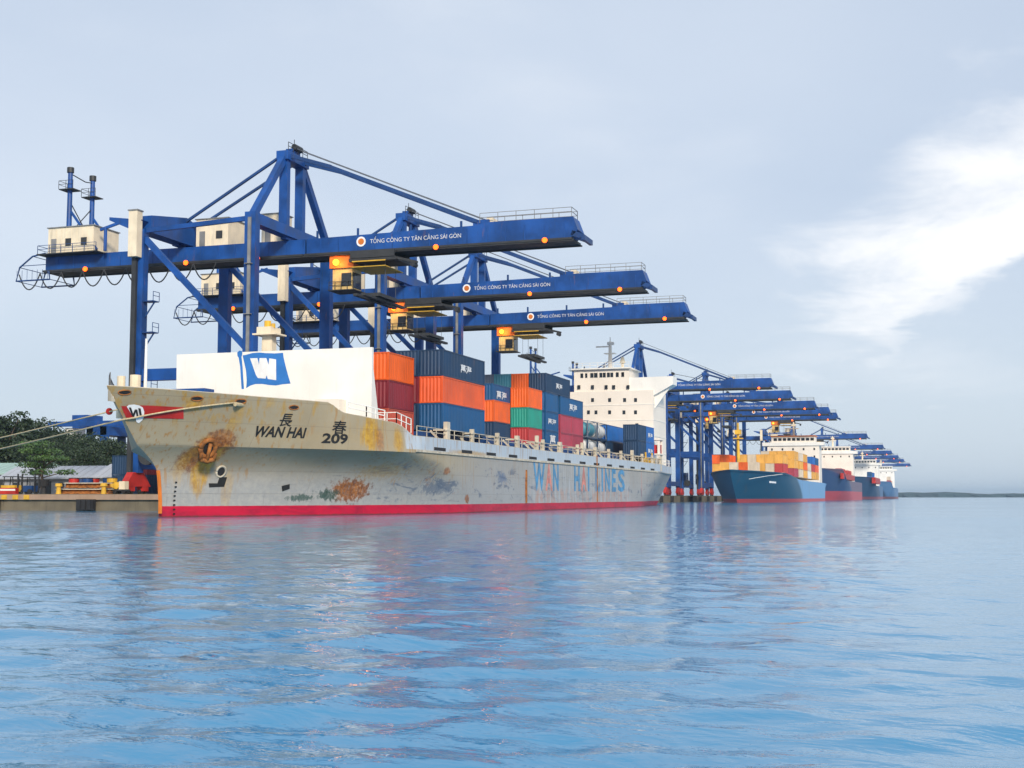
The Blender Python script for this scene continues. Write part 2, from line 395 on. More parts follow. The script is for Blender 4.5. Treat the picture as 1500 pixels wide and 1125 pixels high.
def container(x, y, z, L, c, label, group, logo=None, logocol='lettering_white', parts=True, rz=0.0):
    """x: fore end, y: centre, z: underside"""
    o = thing('shipping_container', (x + L / 2, y, z), label, 'container', group); o.rotation_euler.z = rz
    for i, nm in enumerate(('body', 'frame', 'door', 'door')):
        if not parts and i > 1: continue
        c_ = link(nm, CM[L][i], None, o); objmat(c_, CMAT[c])
    if logo:
        txt, u0, u1, v0, v1 = logo
        mb = text_on(txt, lambda a, b: (x + (u0 + (u1 - u0) * a) * L, y - CW / 2 - 0.004, z + (v0 + (v1 - v0) * b) * CH), bold=0.02)
        mb.build('lettering', logocol, o)
    return o
def tank(x, y, z, c, label, group):
    L = 6.06; o = thing('tank_container', (x + L / 2, y, z), label, 'tank container', group)
    f = link('frame', CM[L][1], None, o); objmat(f, CMAT['darkblue' if c == 'white' else 'grey'])
    prof = [(-2.85, 0.05), (-2.80, 0.55), (-2.65, 0.9), (-2.4, 1.06), (-2.2, 1.1), (2.2, 1.1), (2.4, 1.06), (2.65, 0.9), (2.80, 0.55), (2.85, 0.05)]
    n = 20; v = [(x + L / 2 + a, y + r * math.cos(2 * math.pi * k / n), z + 1.32 + r * math.sin(2 * math.pi * k / n)) for a, r in prof for k in range(n)]
    m_ = MB().add(v, [(i * n + k, i * n + (k + 1) % n, (i + 1) * n + (k + 1) % n, (i + 1) * n + k) for i in range(len(prof) - 1) for k in range(n)])
    b = m_.build('tank', CMAT[c], o, smooth=True)
    for dx in (-1.6, 1.6):
        m2 = MB(); m2.tube([(x + L / 2 + dx, y + 1.13 * math.cos(q * math.pi / 10), z + 1.32 + 1.13 * math.sin(q * math.pi / 10)) for q in range(21)], 0.04, 5); m2.build('band', 'grey', b)
    for sx in (-1, 1):
        m2 = MB(); m2.beam((x + L / 2 + sx * 2.9, y - 1.1, z + 0.15), (x + L / 2 + sx * 2.2, y - 1.1, z + 1.0), 0.1); m2.build('brace', 'grey', o)
    return o

# ------------------------------------------------------------------ the near container ship
CL, HB = 57.3, 13.3
def lerp(a, b, t): return a + (b - a) * t
def sm(t): t = max(0.0, min(1.0, t)); return t * t * (3 - 2 * t)
def top_z(s):
    if s < 97.8: return lerp(9.65, 9.35, sm((s - 81) / 17))
    if s < 99.6: return lerp(9.35, 8.5, math.sin(math.pi / 2 * (s - 97.8) / 1.8))
    if s < 104.6: return lerp(8.5, 8.05, (s - 99.6) / 5)
    if s < 108.0: return lerp(8.05, 7.0, 1 - math.cos(math.pi / 2 * (s - 104.6) / 3.4))
    return 7.0
ZK = 5.5
def stem(z):
    if z >= ZK: return lerp(85.1, 81.1, (z - ZK) / (9.65 - ZK))
    if z >= 3.4: return lerp(87.9, 85.1, ((z - 3.4) / (ZK - 3.4)) ** 1.5)
    return 87.9 + 0.3 * min(1, (3.4 - z) / 2)
def hraw(s, z):
    """half breadth of the hull at station s and height z"""
    s0 = stem(z)
    e = max(0.0, min(1.0, z / ZK)); wgt = e ** 2.3
    ku = max(0.0, min(1.0, (z - ZK) / (9.65 - ZK)))
    send = lerp(125.0, 109.0, wgt) if z < ZK else lerp(109.0, 112.0, ku)
    t_ = max(0.0, min(1.0, (s - s0) / (send - s0)))
    slope = lerp(0.60, 0.645, e) if z < ZK else lerp(0.645, 0.675, ku)     # entry angle at the stem
    mm_ = slope * (send - s0) / HB
    b = HB * (mm_ * t_ * (1 - t_) ** 2 + t_ * t_ * (3 - 2 * t_))
    zz = max(0.0, min(1.0, z / 6.0))
    sa = lerp(196, 214, zz)
    if s > sa: b *= lerp(1.0, lerp(0.62, 0.84, zz), sm((s - sa) / (237 - sa)) )
    return b
def hbr(s, z):
    if z > ZK:
        z = ZK + min(1.0, (z - ZK) / (top_z(s) - ZK)) * (9.65 - ZK)
    return hraw(s, z)
def hull_hit(px, py):
    d = ray(px, py); tt = 60.0
    for _ in range(6000):
        p = CAM + d * tt
        if p.x > 81 and abs(p.y - CL) <= hbr(p.x, max(-1, p.z)) : return p
        tt += 0.03
    raise RuntimeError('no hull at %s %s' % (px, py))
ship = thing('container_ship', (160, CL, 0), 'grey rust-streaked container ship with white breakwater wall behind its bow', 'ship', 'ships moored along the quay')
SO = Vector(ship['_o'])

# hull paint: zones, stains, scuffs
hm, hnt, hb_ = newmat('ship_hull_paint'); t = NT(hnt)
OB = t.n('ShaderNodeTexCoord').outputs['Object']
sp = t.n('ShaderNodeSeparateXYZ'); t.set(sp.inputs[0], OB); hz, hx = sp.outputs[2], sp.outputs[0]
nA = t.noise(OB, sc=0.12, det=5); nB = t.noise(OB, scale=(1.0, 1.0, 0.10), sc=1.2, det=7, rough=0.65); nC = t.noise(OB, sc=2.6, det=10, rough=0.72)
nD = t.noise(OB, scale=(0.35, 0.35, 1.0), sc=0.8, det=8, rough=0.7, off=(7, 0, 3), dist=0.8)
grey = t.mix(t.rng(nA, 0.3, 0.7), (0.315, 0.250, 0.150, 1), (0.390, 0.328, 0.222, 1))
low_ = t.mix(t.rng(nC, 0.35, 0.7), (0.30, 0.305, 0.305, 1), (0.37, 0.365, 0.345, 1))
c = t.mix(t.rng(hz, 5.2, 2.0), grey, low_)                      # faded, paler plating near the waterline
aft = t.rng(hx, -48, -30)
c = t.mix(t.math('MULTIPLY', aft, 0.75), c, t.mix(nB, (0.30, 0.305, 0.31, 1), (0.40, 0.40, 0.40, 1)))
nS = t.noise(OB, scale=(1.0, 1.0, 0.05), sc=3.2, det=6, rough=0.6, off=(3, 8, 1))
seam = t.noise(OB, scale=(0.13, 0.13, 0.42), sc=1.0, det=1)
c = t.mix(t.math('MULTIPLY', t.rng(seam, 0.45, 0.55), 0.10), c, (0.22, 0.21, 0.19, 1))
band = t.math('MULTIPLY', t.rng(hz, 5.78, 5.82), t.rng(hx, -53.6, -53.2))
c = t.mix(band, c, t.mix(nB, (0.36, 0.43, 0.50, 1), (0.52, 0.58, 0.64, 1)))
# fender scuffs: dark blue-black scrapes
z_mid = t.math('MULTIPLY', t.rng(hz, 0.8, 1.5), t.rng(hz, 5.2, 4.0))
z_mid = t.math('MULTIPLY', z_mid, t.rng(hx, -62, -50))
sc1 = t.math('MULTIPLY', t.rng(nD, 0.535, 0.62), z_mid)
c = t.mix(t.math('MULTIPLY', sc1, 0.75), c, t.mix(nC, (0.04, 0.06, 0.10, 1), (0.13, 0.17, 0.24, 1)))
sc2 = t.math('MULTIPLY', t.rng(t.noise(OB, scale=(0.5, 0.5, 1), sc=0.35, det=9, rough=0.75, off=(1, 5, 8)), 0.60, 0.68), z_mid)
c = t.mix(t.math('MULTIPLY', sc2, 0.6), c, (0.30, 0.13, 0.06, 1))
# general vertical weeping
weep = t.math('MULTIPLY', t.rng(nS, 0.54, 0.66), t.rng(t.noise(OB, scale=(1, 1, 0.3), sc=0.22, det=3, off=(2, 2, 5)), 0.38, 0.54))
weep = t.math('MULTIPLY', weep, t.rng(hz, 1.0, 4.6))
c = t.mix(t.math('MULTIPLY', weep, 0.80), c, (0.34, 0.175, 0.045, 1))
run = t.math('MULTIPLY', t.rng(t.noise(OB, scale=(1.0, 1.0, 0.03), sc=1.7, det=6, rough=0.6, off=(5, 2, 4)), 0.52, 0.64), t.rng(hz, 5.6, 8.6))
c = t.mix(t.math('MULTIPLY', run, 0.70), c, t.mix(nC, (0.30, 0.16, 0.03, 1), (0.50, 0.31, 0.06, 1)))   # rust runs from the rail
worn = t.math('MULTIPLY', t.rng(hx, -20, -14), t.rng(hx, 36, 30))                   # repainted, scraped panel under the big lettering
c = t.mix(t.math('MULTIPLY', t.math('MULTIPLY', worn, t.rng(nS, 0.46, 0.60)), 0.55), c, (0.50, 0.55, 0.60, 1))
pink = t.math('MULTIPLY', t.math('MULTIPLY', worn, t.rng(hz, 2.9, 2.3)), t.rng(t.noise(OB, scale=(1, 1, 0.5), sc=0.9, det=7, rough=0.7, off=(6, 1, 1)), 0.46, 0.60))
c = t.mix(t.math('MULTIPLY', pink, 0.6), c, (0.46, 0.27, 0.20, 1))
scr = t.math('MULTIPLY', t.rng(t.noise(OB, scale=(0.30, 0.30, 3.2), sc=1.4, det=8, rough=0.75, off=(2, 7, 0), dist=0.5), 0.60, 0.66), t.rng(hz, 5.0, 3.8))
c = t.mix(t.math('MULTIPLY', scr, 0.55), c, (0.10, 0.115, 0.14, 1))
rustc = t.mix(t.rng(nC, 0.35, 0.7), (0.13, 0.036, 0.008, 1), (0.46, 0.155, 0.014, 1))
ochre = t.mix(t.rng(nC, 0.35, 0.7), (0.36, 0.185, 0.018, 1), (0.55, 0.33, 0.035, 1))
nF = t.noise(OB, scale=(1, 1, 0.6), sc=5.5, det=8, rough=0.7, off=(1, 1, 9))
def blob(px, py, rx, rz, soft=0.5, nz=1.0, streak=False):
    p = hull_hit(px, py) - SO; Z = (hull_hit(px, py) - CAM).length
    sx, sz = max(0.3, rx * Z / F_PX * 1.35), rz * Z / F_PX
    a = t.math('DIVIDE', t.math('SUBTRACT', hx, p.x), sx); b = t.math('DIVIDE', t.math('SUBTRACT', hz, p.z), sz)
    d = t.math('SQRT', t.math('ADD', t.math('MULTIPLY', a, a), t.math('MULTIPLY', b, b)))
    d = t.math('ADD', d, t.math('MULTIPLY', t.math('SUBTRACT', nS if streak else nC, 0.5), nz * 3.2))
    port = t.rng(sp.outputs[1], 0.2, -0.2)
    m_ = t.math('MULTIPLY', t.rng(d, 1.0 + soft * 0.22, 1.0 - soft * 0.6), port)
    return t.math('MULTIPLY', m_, t.rng(nS if streak else nF, 0.34, 0.54, 0.60, 1.0))
for args, cc, k in [
    ((285, 590, 9, 14, 0.7, 0.6, True), ochre, 0.75), ((346, 612, 7, 24, 0.8, 0.7, True), ochre, 0.5), ((395, 590, 7, 12, 0.8, 0.7, True), ochre, 0.45),
    ((298, 664, 21, 28, 0.6, 0.5, False), rustc, 0.85), ((294, 690, 10, 36, 0.6, 0.5, True), ochre, 0.9), ((322, 642, 15, 14, 0.4, 0.3, False), rustc, 0.7),
    ((272, 672, 8, 34, 0.9, 0.8, True), ochre, 0.45), ((332, 715, 6, 26, 0.9, 0.8, True), ochre, 0.4),
    ((543, 636, 14, 26, 0.6, 0.8, True), ochre, 0.95), ((556, 644, 7, 20, 0.6, 0.8, True), rustc, 0.5), ((583, 645, 8, 22, 0.7, 0.8, True), ochre, 0.8),
    ((512, 718, 26, 17, 0.5, 0.8, False), rustc, 0.95), ((560, 690, 34, 12, 0.9, 1.0, False), ochre, 0.35), ((480, 725, 16, 8, 0.6, 1.0, False), (0.03, 0.07, 0.055, 1), 0.9),
    ((440, 729, 16, 5, 0.6, 1.0, False), (0.03, 0.07, 0.055, 1), 0.85), ((655, 690, 9, 6, 0.6, 0.5, False), rustc, 0.8), ((684, 731, 6, 7, 0.5, 0.5, False), rustc, 0.9),
    ((735, 700, 16, 9, 0.8, 1.0, False), (0.09, 0.14, 0.24, 1), 0.7), ((638, 715, 26, 9, 0.8, 1.3, False), (0.10, 0.13, 0.18, 1), 0.7),
    ((770, 718, 2, 26, 0.5, 0.3, True), rustc, 0.8), ((690, 664, 70, 4, 0.9, 0.8, True), ochre, 0.7), ((885, 705, 3, 26, 0.6, 0.5, True), (0.55, 0.22, 0.15, 1), 0.6), ((940, 708, 2, 24, 0.6, 0.5, True), (0.55, 0.22, 0.15, 1), 0.6)]:
    c = t.mix(t.math('MULTIPLY', blob(*args), k), c, cc)
# welded plate seams
cv = t.n('ShaderNodeCombineXYZ'); t.set(cv.inputs[0], hx); t.set(cv.inputs[1], hz)
bk = t.n('ShaderNodeTexBrick'); t.set(bk.inputs['Vector'], cv.outputs[0])
for k_, v_ in (('Scale', 1.0), ('Mortar Size', 0.022), ('Mortar Smooth', 0.3), ('Brick Width', 7.5), ('Row Height', 1.83)): bk.inputs[k_].default_value = v_
seamf = bk.outputs['Fac']
c = t.mix(t.math('MULTIPLY', seamf, 0.30), c, (0.13, 0.105, 0.08, 1))
# red boot-topping, scraped
boot = t.rng(t.math('ADD', hz, t.math('MULTIPLY', t.math('SUBTRACT', nC, 0.5), 0.05)), 0.87, 0.85)
c = t.mix(boot, c, t.mix(t.rng(nD, 0.4, 0.7), (0.50, 0.005, 0.036, 1), (0.30, 0.006, 0.032, 1)))
c = t.mix(t.math('MULTIPLY', t.rng(t.math('ADD', hz, t.math('MULTIPLY', nC, 0.35)), 0.36, 0.18), 0.75), c, (0.045, 0.035, 0.03, 1))   # weed line
t.set(hb_.inputs['Base Color'], c); t.set(hb_.inputs['Roughness'], t.math('ADD', t.math('MULTIPLY', nC, 0.25), 0.38)); hb_.inputs['Specular IOR Level'].default_value = 0.35
dent = t.noise(OB, scale=(0.6, 0.6, 0.35), sc=0.55, det=2)
t.bump(t.math('SUBTRACT', t.math('ADD', dent, t.math('MULTIPLY', nC, 0.04)), t.math('MULTIPLY', seamf, 0.06)), 0.45, 0.25, hb_)

rowsz = [-1.5, 0.0, 0.45, 0.86, 1.4, 2.0, 2.5, 3.0, 3.4, 3.8, 4.2, 4.5, 4.8, 5.0, 5.2, 5.35, 5.5]
ups = [0.05, 0.12, 0.2, 0.3, 0.4, 0.5, 0.6, 0.7, 0.8, 0.9, 1.0]
tt = [(i / 70) ** 1.5 for i in range(71)]
tail = [106 + i for i in range(0, 8)] + list(range(116, 196, 8)) + list(range(196, 238, 3)) + [237.5]
def hull_row(z=None, k=None):
    pts = []
    zz = z if z is not None else ZK + k * (9.65 - ZK)
    s0 = stem(zz); send = 112.0
    ss = [s0 + (send - s0) * q for q in tt]
    last = ss[-1]; ss += [x for x in np.linspace(last + 1.0, 128, 17)] + [x for x in tail if x > 129]
    for s in ss:
        if z is not None: pts.append((s, hraw(s, z), z))
        else:
            z1 = ZK + k * (top_z(s) - ZK); zf = ZK + k * (9.65 - ZK)
            pts.append((s, hraw(s, zf), z1))
    return pts
RW = [hull_row(z=z) for z in rowsz] + [hull_row(k=k) for k in ups]
nc = len(RW[0]); assert all(len(r) == nc for r in RW)
mb = MB()
for sg in (-1, 1):
    v = [(s, CL + sg * b, z) for r in RW for s, b, z in r]
    f = []
    for i in range(len(RW) - 1):
        for j in range(nc - 1):
            q = (i * nc + j, i * nc + j + 1, (i + 1) * nc + j + 1, (i + 1) * nc + j)
            f.append(q if sg < 0 else q[::-1])
    mb.add(v, f)
mb.add([(r[-1][0], CL + sg * r[-1][1], r[-1][2]) for r in RW for sg in (-1, 1)], [(2 * i, 2 * i + 1, 2 * i + 3, 2 * i + 2) for i in range(len(RW) - 1)])
hull = mb.build('hull', hm, ship, smooth=True)
md = hull.modifiers.new('edges', 'EDGE_SPLIT'); md.split_angle = R(24)
# bulwark inside and rim
mb = MB(); topr = RW[-1]
for sg in (-1, 1):
    v = []
    for s, b, z in topr:
        bi = max(0.02, b - 0.22); bl = max(0.015, hbr(s, z - 1.1) - 0.22)
        v += [(s, CL + sg * b, z), (s, CL + sg * b, z + 0.05), (s + (0.2 if b < 2 else 0), CL + sg * bi, z + 0.05), (s + (0.2 if b < 2 else 0), CL + sg * bl, z - 1.1)]
    mb.add(v, [(4 * i + a, 4 * i + 4 + a, 4 * i + 5 + a, 4 * i + 1 + a) for i in range(nc - 1) for a in range(3)])
mb.build('bulwark_rim', M['rusty'], ship)
mb = MB()
dk = [(s, b, 6.3 if s > 107 else 7.75) for s, b, z in topr]
mb.add([(s, CL + sg * max(0, hbr(s, z) - 0.2), z) for s, b, z in dk for sg in (-1, 1)], [(2 * i, 2 * i + 1, 2 * i + 3, 2 * i + 2) for i in range(nc - 1)])
mb.build('deck', 'deckgreen', ship)

# breakwater wall with painted flag
BX = 106.0
wl0, wr0 = on_x(259, 512, BX), on_x(545, 506, BX)
zt = 14.85
mb = MB(); mb.prism([(BX, wl0.y - 0.1, 7.4), (BX, wr0.y, 7.4), (BX, wr0.y, zt), (BX, wl0.y, zt)], (0.35, 0, 0))
for k in range(7):
    y = lerp(wr0.y + 0.3, wl0.y - 0.3, k / 6); mb.prism([(BX + 0.36, y - 0.1, 7.4), (BX + 2.4, y - 0.1, 7.4), (BX + 0.36, y - 0.1, zt - 0.3)], (0, 0.15, 0))
brk = mb.build('breakwater', 'white', ship)
def onwall(pts, dx=0.006): 
    r = []
    for px, py in pts:
        q = on_x(px, py, BX - dx); r.append((q.x, q.y, q.z))
    return r
zx = lambda X, Y: (340 + X / 14.06, 500 + Y / 14.06)
flag = [zx(*p) for p in ((215, 290), (290, 275), (420, 240), (560, 230), (700, 243), (880, 248), (1050, 235), (1060, 330), (1095, 480), (1150, 690), (1205, 870), (1040, 885), (900, 910), (760, 900), (620, 878), (480, 880), (380, 910), (290, 965), (300, 800), (285, 600), (250, 440))]
mb = MB(); mb.add(onwall(flag), [tuple(range(len(flag)))]); mb.build('flag_emblem', 'flag_blue', brk)
pole = [zx(*p) for p in ((110, 300), (105, 230), (150, 190), (205, 200), (212, 260), (195, 320), (215, 520), (245, 980), (195, 985), (165, 520), (135, 340))]
mb = MB(); mb.add(onwall(pole), [tuple(range(len(pole)))]); mb.build('flagpole_emblem', 'flag_blue', brk)
wpts = [zx(*p) for p in ((370, 350), (520, 345), (555, 480), (565, 345), (705, 345), (750, 480), (765, 350), (905, 372), (908, 800), (735, 775), (712, 700), (690, 768), (530, 755), (490, 690))]
mb = MB(); mb.add(onwall(wpts, 0.012), [tuple(range(len(wpts)))]); mb.build('letter_emblem', 'lettering_white', brk)
# recess / door at the wall foot, little rails
q0, q1 = on_x(461, 585, BX - 1.4), on_x(497, 612, BX - 1.4)
mb = MB(); mb.box(BX - 1.4, BX - 0.003, q1.y, q0.y, 7.9, q0.z); mb.build('store_hut', 'house', ship)
mb = MB(); mb.rail([(99.8, CL - 10.5, 8.5), (102.0, CL - 11.2, 8.3), (104.3, CL - 11.9, 8.05)], 1.0, 0.04, 1.2); mb.build('handrail', 'white', ship)
mb = MB(); mb.rail([(BX + 0.2, CL - 10.4, 7.75), (BX + 0.2, CL - 12.2, 7.75), (108.6, CL - 12.6, 7.3)], 1.25, 0.035, 0.7); mb.build('handrail', 'white', ship)
mb = MB(); fr = [(81.5, CL, 9.65)] + [(x, CL + hraw(x, 9.65) - 0.15, top_z(x)) for x in (83, 86, 89, 92, 96)]
mb.rail(fr, 1.0, 0.03, 1.3); mb.build('handrail', 'grey', ship)
# winch drum covers and jack staff on the bow (white drums beside the crane leg)
b0 = on_x(184, 556, 87.5)
mb = MB(); mb.tube([(87.5, b0.y + 0.4, 7.7), (87.5, b0.y + 0.4, 11.0)], 0.32, 12); mb.build('vent_drum', 'cream', ship); MB().tube([(88.0, b0.y - 0.55, 7.7), (88.0, b0.y - 0.55, 11.1)], 0.42, 12).build('vent_drum', 'cream', ship)
mb = MB(); p = on_x(213, 560, 87.0); mb.tube([(87, p.y, 7.8), (87, p.y, 13.8)], 0.16, 8, 0.09); mb.build('jackstaff', 'white', ship)
mb = MB(); mb.box(92, 93.5, CL - 1.5, CL + 3.8, 7.75, 10.3); mb.build('windlass', 'crane', ship)
# foremast above the wall
fm = on_x(393, 508, 108.5); fy = fm.y
mb = MB(); mb.prism([(108.2, fy - 0.75, 7), (108.2, fy + 0.75, 7), (108.2, fy + 0.5, 16.6), (108.2, fy - 0.5, 16.6)], (0.9, 0, 0))
mast = mb.build('foremast', 'cream', ship)
mb = MB(); mb.box(107.5, 109.7, fy - 1.25, fy + 1.15, 16.6, 16.75); mb.box(107.6, 109.6, fy - 0.7, fy + 0.75, 16.75, 17.35); mb.tube([(108.6, fy + 1.0, 16.7), (108.6, fy + 1.0, 17.4)], 0.22, 8); mb.build('mast_platform', 'cream', mast)
mb = MB(); mb.tube([(108.5, fy + 0.1, 17.35), (108.5, fy + 0.1, 18.0)], 0.32, 10); mb.tube([(108.3, fy - 0.6, 17.3), (108.3, fy - 0.6, 17.7)], 0.2, 8); mb.build('mast_light', 'yellow', mast)

# hull lettering, wrapped on the plating
def hull_text(txt, x0, x1, y_top, y_bot, x_ref, matn, name='lettering', shear=0.0, bold=0.0):
    a, b = hull_hit(x0, (y_top + y_bot) / 2), hull_hit(x1, (y_top + y_bot) / 2)
    zt_, zb_ = hull_hit(x_ref, y_top).z, hull_hit(x_ref, y_bot).z
    def fn(u, v):
        s = lerp(a.x, b.x, u); z = lerp(zb_, zt_, v); return (s, CL - hbr(s, z) - 0.035, z)
    return text_on(txt, fn, shear, bold).build(name, matn, ship)
def fix(z): return z
hull_text('WAN HAI', 371, 447, 625, 641, 410, 'lettering_black', bold=0.034)
hull_text('209', 471, 509, 635, 650, 490, 'lettering_black', bold=0.034)
hull_text('長', 409, 428, 606, 625, 418, 'lettering_black', bold=0.012)
hull_text('春', 486, 507, 616, 636, 496, 'lettering_black', bold=0.012)
# big worn company lettering along the side
def side_letter(ch, s0, s1, z0, z1, matn):
    text_on(ch, lambda u, v: (lerp(s0, s1, u), CL - hbr(lerp(s0, s1, u), lerp(z0, z1, v)) - 0.02, lerp(z0, z1, v)), bold=0.03).build('lettering', matn, ship)
lx = [('W', 781, 798, 'b'), ('A', 799, 809, 'r'), ('N', 810, 818, 'b'), ('H', 841, 849, 'b'), ('A', 851, 859, 'r'), ('I', 861, 863, 'b'),
      ('L', 872, 878, 'b'), ('I', 881, 883, 'b'), ('N', 886, 893, 'b'), ('E', 896, 902, 'b'), ('S', 905, 915, 'b')]
for ch, a, b, k in lx:
    s0, s1 = on_y(a, 690, CL - HB).x, on_y(b, 690, CL - HB).x
    side_letter(ch, s0, s1, 2.3, 5.52, 'lettering_blue' if k == 'b' else 'lettering_red')
# bow emblem: red stripe with a white shield
def hull_patch(pts, off, nu=1):
    r = []
    for px, py in pts:
        q = hull_hit(px, py); r.append((q.x - off * 0.5, CL - hbr(q.x, q.z) - off, q.z))
    return r
def hull_strip(xs, ytop, ybot, off, matn, name, parent):
    a = hull_patch([(x, ytop(x)) for x in xs], off); b = hull_patch([(x, ybot(x)) for x in xs], off); n_ = len(xs)
    mb = MB(); mb.add(a + b, [(n_ + i, n_ + i + 1, i + 1, i) for i in range(n_ - 1)]); return mb.build(name, matn, parent)
a = hull_patch([(176.5, 595), (185, 595), (185, 611.5), (183.5, 611.5)], 0.05); MB().add(a, [(3, 2, 1, 0)]).build('emblem_stripe', 'red', ship)
hull_strip([185] + list(range(188, 272, 4)), lambda x: 594.0 + max(0, x - 215) * 0.055, lambda x: 612.0 + 0.02 * (x - 184), 0.05, 'red', 'emblem_stripe', ship)
sh = hull_patch([(184.5, 595.5), (188, 593), (196, 592.5), (203, 594), (208, 597), (210.5, 603), (210, 610), (207, 616), (202.5, 620), (199, 618.5), (197.5, 613), (191, 606)], 0.06)
MB().add(sh, [tuple(range(len(sh)))]).build('emblem_shield', 'lettering_white', ship)
for pts_ in ([(187, 597), (190.5, 597), (195, 611), (192, 609)], [(192.5, 609), (195, 611), (198.5, 600), (196, 600)], [(196.5, 600), (199.5, 600), (202, 612), (199.5, 612)], [(201, 598), (204.5, 598.5), (206.5, 610), (203.5, 611)]):
    a = hull_patch(pts_, 0.10); MB().add(a, [(0, 1, 2, 3)]).build('emblem_letter', 'lettering_black', ship)
# orange guide strip down the stem
mb = MB(); mb.tube([(stem(z) - 0.10, CL - 0.18, z) for z in (0.3, 1.2, 2.2, 3.1, 3.6)], 0.16, 6); mb.build('stem_guard', 'orange', ship)
# hawse pipes and anchor
def ring(px, py, r, matn, name, rr=0.16, depth=0.35):
    c_ = hull_hit(px, py); z = c_.z
    nrm = Vector((-0.62, -1.0, -0.55)).normalized(); a = nrm.cross(Vector((0, 0, 1))).normalized(); b = a.cross(nrm)
    mb = MB(); mb.tube([c_ + nrm * 0.10 + (a * math.cos(k * math.pi / 9) + b * math.sin(k * math.pi / 9) * 1.15) * r for k in range(19)], rr, 8)
    o = mb.build(name, matn, ship, smooth=True)
    mb = MB(); mb.add([c_ + nrm * 0.12 + (a * math.cos(k * math.pi / 9) + b * math.sin(k * math.pi / 9) * 1.15) * r * 0.92 for k in range(18)], [tuple(range(18))]); mb.build('pipe_mouth', 'black', o)
    return c_, nrm, a, b
c_, nrm, a_, b_ = ring(304, 656, 0.62, M['rust'], 'hawse_pipe', 0.2)
mb = MB(); p0 = c_ + nrm * 0.35
mb.tube([p0 + b_ * 0.5, p0 - b_ * 1.15], 0.15, 8)
mb.tube([p0 - b_ * 1.0 + a_ * x + b_ * (0.3 * abs(x)) for x in (-0.6, -0.3, 0, 0.3, 0.6)], 0.19, 8)
for s_ in (-1, 1): mb.tube([p0 - b_ * 0.85 + a_ * s_ * 0.55, p0 - b_ * 0.25 + a_ * s_ * 0.62 + nrm * 0.08], 0.2, 6, 0.08)
mb.build('anchor', 'rust', ship, smooth=True)
ring(323, 690, 0.40, M['rusty'], 'mooring_pipe', 0.09)
jm = [(310, 700), (326, 699), (331, 700), (329, 708), (325, 713), (307, 714), (304, 710), (313, 707), (319, 704), (317, 703)]
jm2 = hull_patch([(321, 699), (332, 699), (328, 713), (306, 714), (305, 708), (318, 708)], 0.03)
MB().add(jm2, [tuple(range(len(jm2)))]).build('bow_mark', 'lettering_black', ship)
jm3 = hull_patch([(412, 712), (424, 709), (424, 716), (413, 720)], 0.03); MB().add(jm3, [(0, 1, 2, 3)]).build('thruster_mark', 'lettering_black', ship)
# chock openings in the forecastle bulwark
for px, py in ((182, 575), (288, 584), (352, 588), (430, 597)):
    q = hull_hit(px, py); s = q.x
    mb = MB(); mb.tube([(s + 0.40 * math.cos(k * math.pi / 6), CL - hbr(s + 0.40 * math.cos(k * math.pi / 6), q.z + 0.17 * math.sin(k * math.pi / 6)) - 0.02, q.z + 0.17 * math.sin(k * math.pi / 6)) for k in range(13)], 0.05, 6)
    ck = mb.build('chock', 'rust', ship)
    mb = MB(); mb.add([(s + 0.37 * math.cos(k * math.pi / 6), CL - hbr(s + 0.37 * math.cos(k * math.pi / 6), q.z + 0.15 * math.sin(k * math.pi / 6)) - 0.03, q.z + 0.15 * math.sin(k * math.pi / 6)) for k in range(12)], [tuple(range(12))]); mb.build('chock_mouth', 'black', ck)
# draft ladder
mb = MB(); q = hull_hit(250, 735)
for zz in np.arange(0.2, 2.8, 0.35):
    s = q.x + 0.05; mb.box(s, s + 0.35, CL - hbr(s + 0.2, zz) - 0.05, CL - hbr(s + 0.2, zz) - 0.02, zz, zz + 0.12)
mb.build('draught_marks', 'lettering_black', ship)

# side band: slots and posts
yS = CL - HB
for k in range(14):
    s0 = 112.5 + k * 7.4
    if s0 > 212: break
    MB().box(s0, s0 + 3.0, yS - 0.015, yS + 0.05, 5.86, 6.16).build('scupper_slot', 'black', ship)
MB().box(108.0, 214, CL - HB - 0.12, CL - HB - 0.004, 5.58, 5.78).build('rubbing_strake', 'rusty', ship)
post_s = [116.2, 123.5, 131.5, 138.2, 146.0, 148.4, 155.6, 164.2, 166.6, 173.4, 181.2, 188.8, 196.2, 203.5, 211.2, 217.6]
for i, s0 in enumerate(post_s):
    wd = 0.34 if i % 3 else 0.75
    mb = MB(); mb.box(s0, s0 + wd, yS + 0.1, yS + 0.5, 5.9, 8.35 + (0.35 if i % 4 == 0 else 0)); mb.box(s0 - 0.15, s0 + wd + 0.15, yS + 0.06, yS + 1.5, 7.85, 8.0)
    mb.beam((s0 + 0.15, yS + 0.5, 6.5), (s0 + 0.15, yS + 1.9, 7.9), 0.18)
    mb.build('container_post', 'rusty', ship)
mb = MB(); mb.rail([(109, yS + 0.3, 7.0), (150, yS + 0.3, 7.0), (218, yS + 0.3, 7.0)], 0.95, 0.03, 2.4); mb.build('handrail', 'rusty', ship)
mb = MB(); mb.box(117, 217, CL - 10.9, CL + 10.9, 6.3, 7.9); mb.box(109.5, 116.6, CL - 9.4, CL + 9.4, 6.3, 7.05)
for k in range(9): mb.box(118 + k * 11.4, 118.4 + k * 11.4, CL - 12.6, CL + 12.6, 6.3, 7.85)
mb.build('hatch_coaming', 'crane_dark', ship)
for s0 in (208.5, 213.5):
    mb = MB(); mb.box(s0, s0 + 1.6, yS + 0.6, yS + 1.8, 6.3, 7.9); mb.box(s0 + 0.2, s0 + 0.5, yS + 0.7, yS + 1.0, 7.9, 8.8); mb.build('deck_winch', 'yellow', ship)
